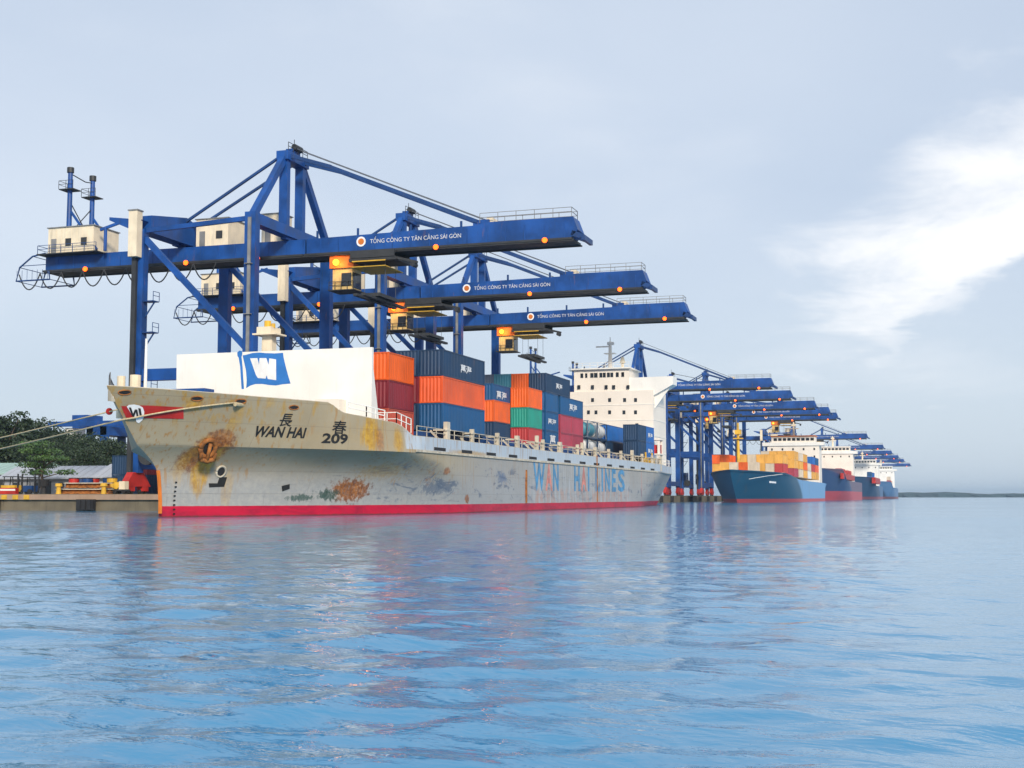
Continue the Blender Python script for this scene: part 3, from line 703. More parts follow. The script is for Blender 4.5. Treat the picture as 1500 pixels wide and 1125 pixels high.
# pilot ladder / hull pipe
q = on_y(770, 715, yS); MB().box(q.x, q.x + 0.28, yS - 0.12, yS - 0.004, 0.9, 4.6).build('fender_bar', 'rust', ship)
q = on_y(874, 705, yS); MB().box(q.x, q.x + 0.22, yS - 0.10, yS - 0.004, 0.9, 7.2).build('fender_bar', 'rust', ship)

# accommodation house
HX = 222.0
hp = on_x(957, 600, HX).y                      # port side of the block
hs = 2 * CL - hp
mb = MB(); mb.box(HX, HX + 11, hp, hs, 6.3, 20.0)
house = mb.build('accommodation_block', 'house', ship)
for z in (9.2, 12.0, 14.8, 17.5): MB().box(HX - 0.06, HX + 11.05, hp - 0.05, hs + 0.05, z, z + 0.10).build('deck_edge', 'white', house)
wz_top = on_x(880, 541, HX).z; wz_bot = on_x(880, 560, HX).z
wh0, wh1 = on_x(921, 550, HX).y, on_x(841, 550, HX).y
mb = MB(); mb.box(HX + 0.2, HX + 8, wh0, wh1, 20.0, wz_top); wheel = mb.build('wheelhouse', 'house', ship)
MB().box(HX - 0.4, HX + 8.4, wh0 - 0.4, wh1 + 0.4, wz_top, wz_top + 0.22).build('wheelhouse_roof', 'white', wheel)
zc = on_x(880, 549.5, HX).z
for px0, px1 in ((850, 854), (857, 860), (864.5, 869), (870, 875), (878, 882), (883, 887), (889, 893), (894, 898), (902, 906), (910, 914)):
    a, b = on_x(px1, 549, HX).y, on_x(px0, 549, HX).y
    MB().box(HX + 0.12, HX + 0.19, a, b, zc - 0.38, zc + 0.42).build('window_pane', 'glass', wheel)
# bridge wings
wt = on_x(985, 552, HX).y
zw1 = on_x(960, 552, HX).z; zw0 = 20.0
for sg in (-1, 1):
    f_ = (lambda y: y) if sg < 0 else (lambda y: 2 * CL - y)
    mb = MB(); pts = [(HX + 0.4, f_(wh0), zw0 - 0.02), (HX + 0.4, f_(hp), zw0 - 0.9), (HX + 0.4, f_(wt), zw1 - 1.35), (HX + 0.4, f_(wt), zw1 + 0.1), (HX + 0.4, f_(wh0), zw1)]
    mb.prism(pts, (3.6, 0, 0)); mb.build('bridge_wing', 'white', ship)
    mb = MB(); mb.prism([(HX + 1.2, f_(hp + 0.02), 16.8), (HX + 1.2, f_(wt + 0.3), zw1 - 1.3), (HX + 1.2, f_(hp + 0.02), zw1 - 1.0)], (0.4, 0, 0)); mb.build('wing_bracket', 'white', ship)
# portholes: photograph rows
for y_, xs in ((567, (848, 868, 888, 899, 920)), (586, (868, 893, 915, 931)), (604, (862, 873, 893, 914, 931)), (623, (933,))):
    for x_ in xs:
        q = on_x(x_, y_, HX); 
        MB().box(HX - 0.03, HX + 0.02, q.y - 0.26, q.y + 0.26, q.z - 0.34, q.z + 0.34).build('window', 'glass', house)
MB().rail([(HX + 0.3, wh0, wz_top + 0.2), (HX + 0.3, wh1, wz_top + 0.2)], 1.0, 0.03, 1.4).build('handrail', 'white', wheel)
# radar mast
mq = on_x(894, 540, HX + 3); my = mq.y
mb = MB(); mb.tube([(HX + 3, my, wz_top), (HX + 3, my, wz_top + 5.2)], 0.42, 10, 0.25); mm = mb.build('radar_mast', 'house', ship)
mb = MB(); mb.box(HX + 2.2, HX + 3.8, my - 1.0, my + 1.0, wz_top + 3.0, wz_top + 3.1); mb.box(HX + 2.9, HX + 3.1, my - 0.2, my + 2.6, wz_top + 4.2, wz_top + 4.45); mb.box(HX + 2.7, HX + 3.3, my - 0.7, my + 0.5, wz_top + 4.6, wz_top + 5.1); mb.build('radar_scanner', 'white', mm)
mb = MB(); mb.tube([(HX + 3, my, wz_top + 5.2), (HX + 3, my, wz_top + 6.0)], 0.06, 6); mb.build('aerial', 'grey', mm)
for px_, r_, h_, mt in ((912, 0.55, 2.3, 'cream'), (885, 0.2, 1.0, 'grey'), (856, 0.15, 0.8, 'steel_and_shade_dark')):
    q = on_x(px_, 541, HX + 2); mb = MB(); mb.tube([(HX + 2, q.y, wz_top), (HX + 2, q.y, wz_top + h_ - r_)], r_ * 0.45, 8)
    mb.tube([(HX + 2, q.y, wz_top + h_ - r_ * 2), (HX + 2, q.y, wz_top + h_ - r_ * 1.4), (HX + 2, q.y, wz_top + h_ - r_ * 0.7), (HX + 2, q.y, wz_top + h_)], r_, 10, r_ * 0.4)
    mb.build('aerial_dome', mt, mm)
mb = MB(); mb.box(HX + 6, HX + 10.5, CL - 3.5, CL + 3.5, 20, 23.6); mb.build('funnel', 'flag_blue', ship)
# stern gear: gantry and rail by the quarter
mb = MB(); mb.rail([(224, CL - 12.2, 7.0), (231, CL - 11.6, 7.0), (237, CL - 11.0, 7.0), (237.2, CL + 10, 7.0)], 1.1, 0.035, 1.6); mb.build('handrail', 'white', ship)
mb = MB()
for s_ in (219.2, 221.4): mb.box(s_, s_ + 0.35, CL - 12.7, CL - 12.3, 6.3, 11.2); mb.box(s_, s_ + 0.35, CL - 11.2, CL - 10.8, 6.3, 11.2)
mb.box(219.0, 222.0, CL - 12.8, CL - 10.7, 11.2, 11.5); mb.box(219.0, 222.0, CL - 12.8, CL - 10.7, 8.7, 8.9); mb.build('gangway_tower', 'house', ship)
MB().box(219.6, 221.3, CL - 12.6, CL - 11.0, 8.92, 10.4).build('life_raft_box', 'red', ship)

# containers aboard
def edge_col(k): return CL - 12.4 + CW / 2 + 2.5 * k
G = 'containers stacked on the grey ship'
WH = ('萬海', 0.40, 0.66, 0.30, 0.62)
T = lambda b, n_: b + 2.6 * n_
y1 = 47.5 + CW / 2
b1z = 7.08
container(110.0, y1, T(b1z, 0), 6.06, 'brick', 'brick red short container at the bottom of the stack beside the white breakwater', G)
container(110.0, y1, T(b1z, 1), 6.06, 'maroon', 'dark maroon short container in the middle of the stack beside the white breakwater', G)
o = container(110.0, y1, T(b1z, 2), 6.06, 'orange', 'bright orange short container on top of the stack beside the white breakwater', G)
for n_, cc, lb in ((0, 'brown', 'bottom'), (1, 'darkblue', 'middle'), (2, 'brick', 'top')):
    container(110.0, y1 + 2.5, T(b1z, n_), 6.06, cc, '%s container at the %s of the inner stack right behind the white breakwater' % ({'brown': 'brown', 'darkblue': 'dark blue', 'brick': 'brick red'}[cc], lb), G)
b2z = 8.0
container(117.1, edge_col(0), T(b2z, 0), 12.19, 'blue', 'blue long container under the orange one at the ship side', G)
container(117.1, edge_col(0), T(b2z, 1), 12.19, 'coral', 'orange long container between two blue ones at the ship side', G)
container(117.1, edge_col(0), T(b2z, 2), 12.19, 'darkblue', 'dark blue long container topping the three-high stack, pale characters on its side', G, WH)
for n_, cc, lb in ((0, 'darkblue', 'bottom'), (1, 'maroon', 'middle'), (2, 'darkblue', 'top')):
    container(117.1, edge_col(1), T(b2z, n_), 12.19, cc, '%s container at the %s of the stack hidden behind the orange long one' % ({'darkblue': 'dark blue', 'maroon': 'maroon'}[cc], lb), G)
E2, E3, E4, E5 = edge_col(2), edge_col(3), edge_col(4), edge_col(5)
BZ = 7.93
container(147.2, E2, T(BZ, 0) - 0.5 + 0.5, 6.06, 'darkblue', 'dark blue short container under the orange one, beside the green container', G)
container(147.2, E2, T(BZ, 1), 6.06, 'orange', 'orange short container on a dark blue one, beside the green container', G)
for n_ in (0, 1): container(154.0, E3, T(BZ, n_), 12.19, 'blue', 'blue long container, %s tier, behind the green container' % ('bottom', 'second')[n_], G)
container(154.0, E3, T(BZ, 2), 12.19, 'blue', 'blue long container, third tier, with pale characters, behind the green container', G, ('萬海', 0.12, 0.45, 0.3, 0.7))
container(161.0, E2, T(BZ, 0), 6.06, 'red', 'red short container directly under the green container', G)
container(161.0, E2, T(BZ, 1), 6.06, 'green', 'green short container stacked on a red one', G)
container(161.0, E2, T(BZ, 2), 6.06, 'orange', 'orange short container on top of the green one', G)
cols4 = {2: 'blue', 3: 'orange', 4: 'teal', 5: 'grey'}
for n_, lb, lg in ((0, 'bottom', ('萬', 0.3, 0.75, 0.3, 0.8)), (1, 'second', ('萬海', 0.15, 0.8, 0.35, 0.65)), (2, 'third', None)):
    container(169.0, E2, T(BZ, n_), 6.06, 'blue', 'blue short container, %s tier, between the green and the rose red containers' % lb, G, lg)
container(169.0, E2, T(BZ, 3), 12.19, 'darkblue', 'dark blue long container in the topmost row, at its outer end, with pale characters', G, WH)
for k, cc, lb in ((3, 'orange', 'orange long container in the topmost row between dark blue and teal'), (4, 'teal', 'teal long container in the topmost row beside the orange one'), (5, 'grey', 'slate grey long container in the topmost row beside the teal one')):
    for n_ in range(3):
        if k == 3 and n_ < 3:
            pass
        container(169.0, edge_col(k), T(BZ, n_), 12.19, ('darkblue', 'blue', 'brown')[(n_ + k) % 3], '%s long container, %s tier, under the %s one of the topmost row' % (('dark blue', 'blue', 'brown')[(n_ + k) % 3], ('bottom', 'second', 'third')[n_], cc), G)
    container(169.0, edge_col(k), T(BZ, 3), 12.19, cc, lb, G)
for i, s0 in enumerate((176.2, 182.35)):
    for n_ in (0, 1):
        container(s0, E2, T(BZ, n_), 6.06, 'rose', 'rose red short container, %s tier, %s the blue long one' % (('bottom', 'second')[n_], ('under the fore half of', 'under the aft half of')[i]), G)
container(176.2, E2, T(BZ, 2), 12.19, 'blue', 'blue long container lying on four rose red ones, pale characters', G, ('萬海', 0.38, 0.72, 0.3, 0.7))
for i, s0 in enumerate((191.2, 197.4)):
    tank(s0, E2, T(BZ, 0), 'white', 'white tank container in the lower tier, %s' % ('next to the rose red containers', 'next to the blue containers'[0:27])[i], G)
    tank(s0, E2, T(BZ, 1), ('teal', 'white')[i], ('teal tank container stacked on a white tank container', 'white tank container stacked on another, beside the teal tank')[i], G)
container(191.2, E3, T(BZ, 0), 12.19, 'brown', 'brown container behind the lower white tanks', G)
container(191.2, E3, T(BZ, 1), 12.19, 'red', 'red container behind the upper tanks', G)
container(204.2, E2, T(BZ, 0), 12.19, 'darkblue', 'dark blue long container under a bright blue one, in front of the white house', G)
container(204.2, E2, T(BZ, 1), 12.19, 'royal', 'bright blue long container in front of the white house', G)
bz0 = 7.9
container(203.6, edge_col(0), bz0, 6.06, 'darkblue', 'dark blue short container at the ship side, lower, fore of the bright blue pair', G)
container(203.6, edge_col(0), bz0 + 2.6, 6.06, 'darkblue', 'dark blue short container at the ship side, upper, fore of the bright blue pair', G)
container(209.9, edge_col(0), bz0, 6.06, 'royal', 'bright blue short container at the ship side, lower of the pair', G, ('萬海', 0.2, 0.8, 0.3, 0.6))
container(209.9, edge_col(0), bz0 + 2.6, 6.06, 'royal', 'bright blue short container at the ship side, upper of the pair', G, ('萬海', 0.2, 0.8, 0.3, 0.6))

# mooring lines
def rope(p, q, sag, r, label, name='mooring_line', mat='rope', n=26):
    p, q = Vector(p), Vector(q)
    pts = [p.lerp(q, i / n) - Vector((0, 0, sag * 4 * (i / n) * (1 - i / n))) for i in range(n + 1)]
    o = MB().tube(pts, r, 6).build(name, mat, None, smooth=True); tag(o, label, 'rope'); return o
def line(pts, r, label):
    o = MB().tube(pts, r, 6).build('mooring_line', 'rope', None, smooth=True); tag(o, label, 'rope', 'bow mooring lines'); return o
EA, EB = on_x(-322, 717, 128.5), on_x(-360, 717, 128.5)
q = hull_hit(345, 590); hug = []
for k in range(13):
    f = k / 12; z = lerp(q.z, 7.30, f); x = lerp(q.x, stem(z) + 0.05, f ** 0.9); hug.append(Vector((x - 0.10, CL - hbr(x, z) - 0.16, z)))
hug[-1] = Vector((stem(7.3) - 0.14, CL + 0.05, 7.30))
e0 = Vector((128.5, EA.y, QZ + 0.55))
line(hug + [hug[-1].lerp(e0, k / 14) - Vector((0, 0, 0.5 * 4 * (k / 14) * (1 - k / 14))) for k in range(1, 15)], 0.07, 'thick tan mooring line wrapped round the bow across the red stripe')
q = hull_hit(345, 593)
MB().tube([Vector((q.x - 0.5, q.y - 0.25, q.z)), Vector((q.x + 0.9, q.y - 0.28, q.z + 0.03))], 0.16, 8).build('rope_whipping', 'rope', ship)
st0 = Vector((stem(8.0) - 0.05, CL + 0.12, 8.0)); e1 = Vector((128.5, EB.y, QZ + 0.55))
line([st0.lerp(e1, k / 18) - Vector((0, 0, 0.3 * 4 * (k / 18) * (1 - k / 18))) for k in range(19)], 0.055, 'thin tan mooring line carrying a red rat guard off the bow')
d_ = (e1 - st0).normalized(); c0 = st0 + d_ * 1.25
mb = MB(); mb.tube([c0 - d_ * 0.05, c0 + d_ * 0.05], 0.26, 16); mb.tube([c0 + d_ * 0.05, c0 + d_ * 0.22], 0.14, 10, 0.07); tag(mb.build('rat_guard', 'red'), 'round red rat guard disc threaded on the thin mooring line', 'rat guard')
for y in (EA.y, EB.y):
    mb = MB(); mb.tube([(128.5, y, QZ), (128.5, y, QZ + 0.6), (128.5, y, QZ + 0.75)], 0.28, 12, 0.4); tag(mb.build('bollard', 'yellow'), 'yellow mooring bollard on the quay end holding a bow line', 'bollard', 'bollards on the quay end')

# ------------------------------------------------------------------ ship-to-shore cranes
# local frame: x along the quay, y landwards, z up; origin on the waterside rail
def make_crane(apex=42.6, lowpro=False):
    K = thing('gantry_crane', (0, 0, 0))
    H, GB, GT = 33.3, 29.3, 31.8
    def part(name, mb, mat='crane', parent=None, smooth=False): return mb.build(name, mat, parent or K, smooth)
    for sx in (-1, 1):
        for y, ht in ((0.0, H), (15.2, H - 1.2)):
            mb = MB(); mb.box(sx * 10 - 0.55, sx * 10 + 0.55, y - 0.72, y + 0.72, 2.55, ht); leg = part('leg', mb)
            mb = MB()                                                     # bogies
            for k in (-1.9, 0.9): mb.box(sx * 10 + k, sx * 10 + k + 1.9 - 0.6, y - 0.4, y + 0.4, 0.35, 1.1)
            mb.prism([(sx * 10 - 2.6, y - 0.45, 0.9), (sx * 10 + 2.6, y - 0.45, 0.9), (sx * 10 + 1.1, y - 0.45, 2.6), (sx * 10 - 1.1, y - 0.45, 2.6)], (0, 0.9, 0))
            bg_ = part('bogie', mb, 'red')
            mb = MB()
            for k in (-1.7, -0.9, 1.1, 1.9): mb.tube([(sx * 10 + k, y - 0.25, 0.32), (sx * 10 + k, y + 0.25, 0.32)], 0.31, 10)
            part('wheel', mb, 'steel_and_shade_dark', bg_)
        mb = MB(); mb.beam((sx * 10, 14.4, 14.3), (sx * 10, 0.8, 14.3), 0.9, 1.4); part('cross_beam', mb)
        mb = MB(); mb.beam((sx * 10, 14.6, 31.0), (sx * 10, 0.6, 17.2), 0.55, 0.7); part('diagonal_brace', mb)
        mb = MB(); mb.beam((sx * 10, 14.4, 32.0), (sx * 10, 0.8, 32.6), 0.4, 0.55); part('tie_beam', mb)
    for y in (0.0, 15.2):
        mb = MB(); mb.box(-9.4, 9.4, y - 0.6, y + 0.6, 3.0, 4.4); part('sill_beam', mb)
    mb = MB(); mb.prism([(-9.4, -0.7, 31.9), (9.4, -0.7, 31.9), (9.4, -0.7, H - 0.1), (-9.4, -0.7, H - 0.1)], (0, 1.4, 0)); part('portal_beam', mb)
    mb = MB(); mb.prism([(-9.4, 14.2, 31.9), (9.4, 14.2, 31.9), (9.4, 14.2, 33.4), (3.5, 14.2, 34.2), (-1.5, 14.2, 35.3), (-9.4, 14.2, 34.0)], (0, 2.0, 0)); part('portal_beam', mb)
    ec = part('electrical_cabin', MB().box(-9.0, -3.5, 13.9, 16.6, 4.42, 8.4), 'crane_dark'); part('cabin_door', MB().box(-9.05, -9.003, 14.6, 15.5, 4.6, 6.7), 'cream', ec); part('cabin_vent', MB().box(-9.06, -9.003, 15.8, 16.4, 6.6, 7.8), 'cream', ec)
    part('cable_reel', MB().tube([(-11.2, 13.0, 4.6), (-10.7, 13.0, 4.6)], 1.15, 20), 'steel_and_shade_dark')
    # girder and boom
    def box_girder(y0, y1, zt):
        mb = MB(); mb.box(-1.45, 1.45, y0, y1, GB + 0.25, zt); part('shaded_lower_flange', MB().box(-2.1, 2.1, y0, y1, GB, GB + 0.25), 'steel_and_shade_dark'); return mb  # girder flange coloured dark to paint in the shade of the underside
    gd = part('girder', box_girder(-2.6, 35.6, GT - 0.3))
    mb = MB()
    mb.prism([(-1.45, -2.8, GB + 0.25), (-1.45, -36.6, GB + 0.25), (-1.45, -37.6, GB + 1.2), (-1.45, -37.0, GT + 0.3), (-1.45, -26.5, GT + 0.3), (-1.45, -25, GT), (-1.45, -2.8, GT - 0.3)], (2.9, 0, 0))
    boom = part('boom', mb); part('shaded_lower_flange', MB().box(-2.1, 2.1, -37.0, -2.8, GB, GB + 0.25), 'steel_and_shade_dark')  # boom flange likewise: underside shade put into its dark colour
    mb = MB()
    for y in np.arange(-36, 35, 2.4): mb.box(-1.49, -1.452, y, y + 0.10, GB + 0.27, GT - 0.34)
    part('stiffener', mb)['kind'] = 'stuff'
    mb = MB()
    for sx in (-1, 1):
        mb.box(sx * 1.9 - 0.12, sx * 1.9 + 0.12, -37.2, 35.4, GB - 0.16, GB - 0.003)
    part('trolley_rail', mb, 'steel_and_shade_dark')
    mb = MB()
    for sx in (-1, 1): mb.beam((sx * 1.2, -38.2, GB + 0.35), (sx * 1.2, -36.8, GB + 0.9), 0.5, 0.6)
    mb.box(-1.9, 1.9, -38.5, -38.1, GB - 0.1, GB + 0.5); part('boom_buffer', mb, 'crane_dark')
    mb = MB(); mb.rail([(-1.3, -25.5, GT + 0.3), (-1.3, -36.8, GT + 0.3), (1.3, -36.8, GT + 0.3), (1.3, -25.5, GT + 0.3)], 1.15, 0.03, 2.0); part('handrail', mb, 'grey')
    for y in (-4.0, -9.5, -16.5, -23.0): part('walkway_lamp_post', MB().tube([(-0.9, y, GT - 0.3), (-0.9, y, GT + 0.75)], 0.16, 6), 'crane_dark')
    # A-frame
    A = apex
    for sx in (-1, 1):
        mb = MB(); mb.beam((sx * 9.8, 0, H - 0.2), (sx * 2.0, 0, A - 0.3), 0.85, 0.75, (0, 1, 0)); part('a_frame_leg', mb)
        mb = MB(); mb.box(sx * 2.1 - 0.42, sx * 2.1 + 0.42, -0.55, 0.55, H - 0.2, A - 0.2); part('a_frame_post', mb)
        mb = MB(); mb.beam((sx * 1.9, 0.6, A - 0.4), (sx * 1.6, 14.6, 34.6), 0.30, 0.30); part('back_stay', mb, 'crane_dark')
        mb = MB(); mb.beam((sx * 1.9, -0.6, A - 0.5), (sx * 1.45, -6.0, A - 1.9 - (0.2 if lowpro else 0.3)), 0.35, 0.45)
        mb.beam((sx * 1.45, -5.6, A - 2.05), (sx * 1.2, -25.2, GT + 0.5), 0.26, 0.42); part('fore_stay', mb, 'crane_dark')
        mb = MB(); mb.beam((sx * 0.7, -0.4, A + 0.9), (sx * 0.7, -26.0, GT + 0.8), 0.09); part('hoist_rope', mb, 'rope_steel')
    mb = MB(); mb.box(-2.9, 2.9, -0.8, 0.8, A - 1.1, A); mb.box(-1.0, 1.0, -0.5, 0.5, A, A + 0.7); top = part('apex_beam', mb)
    mb = MB(); mb.rail([(-2.6, -0.7, A), (2.6, -0.7, A)], 1.1, 0.03, 1.2); mb.tube([(0.3, 0, A + 0.6), (0.3, 0, A + 2.2)], 0.05, 6); part('mast_rail', mb, 'steel_and_shade_dark', top)
    mb = MB(); mb.tube([(-0.9, -0.6, A + 0.9), (0.9, -0.6, A + 0.9)], 0.4, 12); part('sheave', mb, 'steel_and_shade_dark', top)
    mb = MB(); mb.box(-1.2, 1.2, -26.6, -24.6, GT - 0.05, GT + 0.7); part('stay_bracket', mb)
    mb = MB(); mb.box(-0.8, 0.8, -27.0, -26.2, GT + 0.2, GT + 0.95); part('sheave_box', mb, 'cream')
    # houses
    def hut(x0, x1, y0, y1, z0, z1, wnd):
        h = part('machinery_house', MB().box(x0, x1, y0, y1, z0, z1), 'cream')
        part('roof', MB().box(x0 - 0.15, x1 + 0.15, y0 - 0.15, y1 + 0.15, z1, z1 + 0.12), 'grey', h)
        for y in wnd: part('vent', MB().box(x0 - 0.05, x0 - 0.003, y, y + 0.9, z0 + 0.9, z0 + 1.9), 'steel_and_shade_dark', h)
        mb = MB()
        for k in range(int((y1 - y0) / 0.8)): mb.box(x0 - 0.03, x0 - 0.002, y0 + 0.15 + k * 0.8, y0 + 0.2 + k * 0.8, z0, z1)
        part('cladding_rib', mb, 'cream', h)
        part('house_door', MB().box(x0 - 0.045, x0 - 0.003, y1 - 1.3, y1 - 0.5, z0 + 0.05, z0 + 1.95), 'grey', h)
    hut(-2.9, 2.6, 27.2, 34.2, GT - 0.28, GT + 3.1, (28.2, 30.6))
    hut(-1.2, 2.9, 8.4, 13.0, GT - 0.28, GT + 3.2, (9.2,))
    hut(0.2, 3.0, 1.6, 4.4, GT - 0.28, GT + 3.6, ())
    part('platform', MB().box(-3.4, 3.2, 26.4, 35.6, GT - 0.42, GT - 0.29), 'steel_and_shade_dark')
    mb = MB(); mb.rail([(-3.3, 26.5, GT - 0.29), (-3.3, 35.5, GT - 0.29), (3.1, 35.5, GT - 0.29)], 1.1, 0.03, 1.8); part('handrail', mb, 'crane_dark')
    for sx in (-1, 1):
        mb = MB(); mb.tube([(sx * 2.4, 31.4, GT - 0.3), (sx * 2.4, 31.4, 42.4)], 0.36, 10, 0.30); m_ = part('rear_mast', mb)
        mb = MB(); mb.beam((sx * 2.4, 31.4, 37.4), (sx * 2.4, 27.0, GT), 0.26); part('mast_brace', mb, 'crane', m_)
        mb = MB(); mb.tube([(sx * 2.4, 31.4, 42.3), (sx * 2.4, 31.4, 43.0)], 0.45, 10); part('mast_head', mb, 'steel_and_shade_dark', m_)
        mb = MB(); mb.box(sx * 2.4 - 0.9, sx * 2.4 + 0.9, 30.3, 32.5, 39.9, 40.02); mb.rail([(sx * 2.4 - 0.9, 30.3, 40.0), (sx * 2.4 - 0.9, 32.5, 40.0), (sx * 2.4 + 0.9, 32.5, 40.0)], 1.1, 0.025, 1.0); part('mast_platform', mb, 'steel_and_shade_dark', m_)
    mb = MB(); mb.tube([(-2.4, 31.4, 42.2), (-0.8, 31.4, 42.0), (0.8, 31.4, 41.8), (2.4, 31.4, 42.0)], 0.07, 6); mb.beam((-2.4, 31.4, 34), (2.4, 31.4, 38.5), 0.1); mb.beam((2.4, 31.4, 34), (-2.4, 31.4, 38.5), 0.1); part('mast_bracing', mb, 'steel_and_shade_dark')
    # service jib on the rear deck
    mb = MB(); mb.tube([(-2.6, 25.6, GT - 0.3), (-2.6, 25.6, GT + 2.8)], 0.22, 8); mb.beam((-2.6, 26.4, GT + 2.5), (-2.6, 22.6, GT + 3.5), 0.25, 0.35); part('service_jib', mb)
    # rear maintenance cage
    mb = MB()
    for x in (-2.6, 2.6):
        mb.tube([(x, 34.8, GT - 0.1), (x, 36.8, GT - 0.4), (x, 38.8, 30.0), (x, 39.3, 28.2), (x, 34.0, 28.2), (x, 34.2, GB)], 0.11, 6)
        mb.tube([(x, 34.2, 30.2), (x, 38.7, 30.2)], 0.05, 6)
    for y, z in ((36.8, GT - 0.4), (39.3, 28.2), (34.0, 28.2), (38.8, 30.0)): mb.tube([(-2.6, y, z), (2.6, y, z)], 0.05, 6)
    for y in np.arange(34.4, 39.2, 0.8): mb.tube([(-2.6, y, 28.2), (-2.6, y, 29.6)], 0.03, 5)
    part('maintenance_cage', mb, 'crane_dark')
    # festoon loops
    mb = MB(); y = 39.0
    while y > 12.5:
        L_ = 3.3; mb.tube([(-2.4, y - L_ * k / 10, GB - 0.2 - 2.1 * (1 - (2 * k / 10 - 1) ** 2)) for k in range(11)], 0.09, 5); y -= L_
    part('festoon_cable', mb, 'steel_and_shade_dark')
    # lift tower and platforms on the landside near leg
    lt = part('lift_cabin', MB().box(-11.7, -10.58, 14.7, 15.9, 28.6, 34.2), 'cream')
    part('lift_roof', MB().box(-11.8, -10.5, 14.6, 16.0, 34.2, 34.35), 'grey', lt)
    part('lift_mast', MB().box(-11.0, -10.57, 15.2, 15.8, 1.6, 28.6), 'steel_and_shade_dark')
    for z in (19.4, 23.2, 12.5, 7.5):
        mb = MB(); mb.box(-10.5, -9.2, 13.0, 14.45, z, z + 0.12); mb.rail([(-10.5, 13.0, z + 0.1), (-9.2, 13.0, z + 0.1)], 1.1, 0.03, 0.8); mb.beam((-10, 13.1, z), (-10, 14.4, z - 1.8), 0.14); part('landing', mb, 'crane_dark')
    mb = MB(); mb.prism([(-10.9, 15.9, 32.0), (-10.9, 19.2, 33.4), (-10.9, 19.2, 33.8), (-10.9, 14.6, 33.2)], (1.6, 0, 0)); part('cable_reel_bracket', mb)
    mb = MB(); mb.box(-10.75, -10.56, -0.2, 0.2, 2.0, 32.6); part('ladder', mb, 'grey')
    for z in np.arange(3, 32, 6): part('ladder_platform', MB().box(-11.0, -10.6, -0.45, 0.45, z, z + 0.08), 'grey')
    mb = MB(); mb.box(-2.6, 2.6, 15.0, 15.6, GT - 0.25, 32.2); part('hanger', mb); mb = MB(); mb.box(-2.2, 2.2, -0.4, 0.4, GT - 0.25, 32.2); part('hanger', mb)
    # sodium lamps
    for y in (28.6, 13.6, 3.4, -20.4, -33.9):
        mb = MB(); mb.box(-2.5, -2.1, y - 0.28, y + 0.28, GB - 0.12, GB + 0.2); lh = part('lamp_housing', mb, 'lamp_off')
        mb = MB(); mb.tube([(-2.62, y, GB - 0.02), (-2.5, y, GB - 0.02)], 0.31, 12); part('lamp', mb, 'lamp', lh)
    # lettering and round badge on the boom side
    part('lettering', text_on('TỔNG CÔNG TY TÂN CẢNG SÀI GÒN', lambda u, v: (-1.50, lerp(-11.4, -23.2, u), lerp(GB + 1.15, GB + 1.95, v)), bold=0.0), 'lettering_dull')
    def disc(r, x): return MB().add([(x, -10.2 + r * math.cos(k * math.pi / 10), GB + 1.45 + r * math.sin(k * math.pi / 10)) for k in range(20)], [tuple(range(20))])
    bd = part('badge', disc(0.62, -1.50), 'lettering_white'); part('badge_centre', disc(0.40, -1.51), 'orange', bd)
    # trolley with operator cab
    tr = part('trolley', MB().box(-2.4, 2.4, -15.2, -9.0, GB - 1.15, GB - 0.75).box(-2.5, -2.2, -15.0, -9.2, GB - 0.75, GB + 0.1).box(2.2, 2.5, -15.0, -9.2, GB - 0.75, GB + 0.1), 'steel_and_shade_dark')
    part('trolley_deck', MB().box(-2.8, 2.8, -14.0, -9.6, GB - 1.95, GB - 1.85).box(-2.8, -2.7, -14.0, -9.6, GB - 1.3, GB - 1.16), 'yellow', tr)
    part('cab', MB().box(-1.4, 1.3, -9.0, -6.4, GB - 4.3, GB - 1.7), 'cab', tr)
    part('cab_roof', MB().box(-1.7, 1.6, -9.3, -6.1, GB - 1.7, GB - 0.2), 'orange', tr)
    part('cab_window', MB().box(-1.46, -1.403, -8.9, -7.6, GB - 3.9, GB - 2.3).box(-1.2, 1.1, -9.06, -9.003, GB - 4.1, GB - 2.2), 'glass', tr)
    mb = MB(); mb.rail([(-1.6, -9.3, GB - 4.35), (-1.6, -6.0, GB - 4.35)], 1.0, 0.03, 0.8); mb.box(-1.7, 1.6, -9.4, -5.9, GB - 4.45, GB - 4.35); part('cab_platform', mb, 'steel_and_shade_dark', tr)
    part('floodlight', MB().tube([(-1.9, -7.0, GB - 1.0), (-1.7, -7.0, GB - 1.0)], 0.42, 10), 'lamp_bright', tr)
    mb = MB()
    for x in (-1.6, 1.6):
        for y in (-13.5, -10.8): mb.tube([(x, y, GB - 1.1), (x, y, GB - 5.2)], 0.03, 5)
    part('spreader_rope', mb, 'rope_steel', tr)
    part('head_block', MB().box(-3.0, 3.0, -13.4, -10.9, GB - 5.6, GB - 5.2).box(-6.0, 6.0, -12.9, -12.4, GB - 5.95, GB - 5.65).box(-6.0, 6.0, -11.8, -11.3, GB - 5.95, GB - 5.65), 'steel_and_shade_dark', tr)
    part('cable_arm', MB().beam((-2.0, -15.1, GB - 0.9), (-2.0, -17.8, GB - 1.6), 0.5, 0.3).tube([(-2.6, -17.4, GB - 1.9), (-1.4, -17.4, GB - 1.9)], 0.3, 8), 'steel_and_shade_dark', tr)
    return K
craneA = make_crane(); craneB = make_crane(apex=37.5, lowpro=True)
usedA = [False]; usedB = [False]
GC = 'blue gantry cranes along the quay'
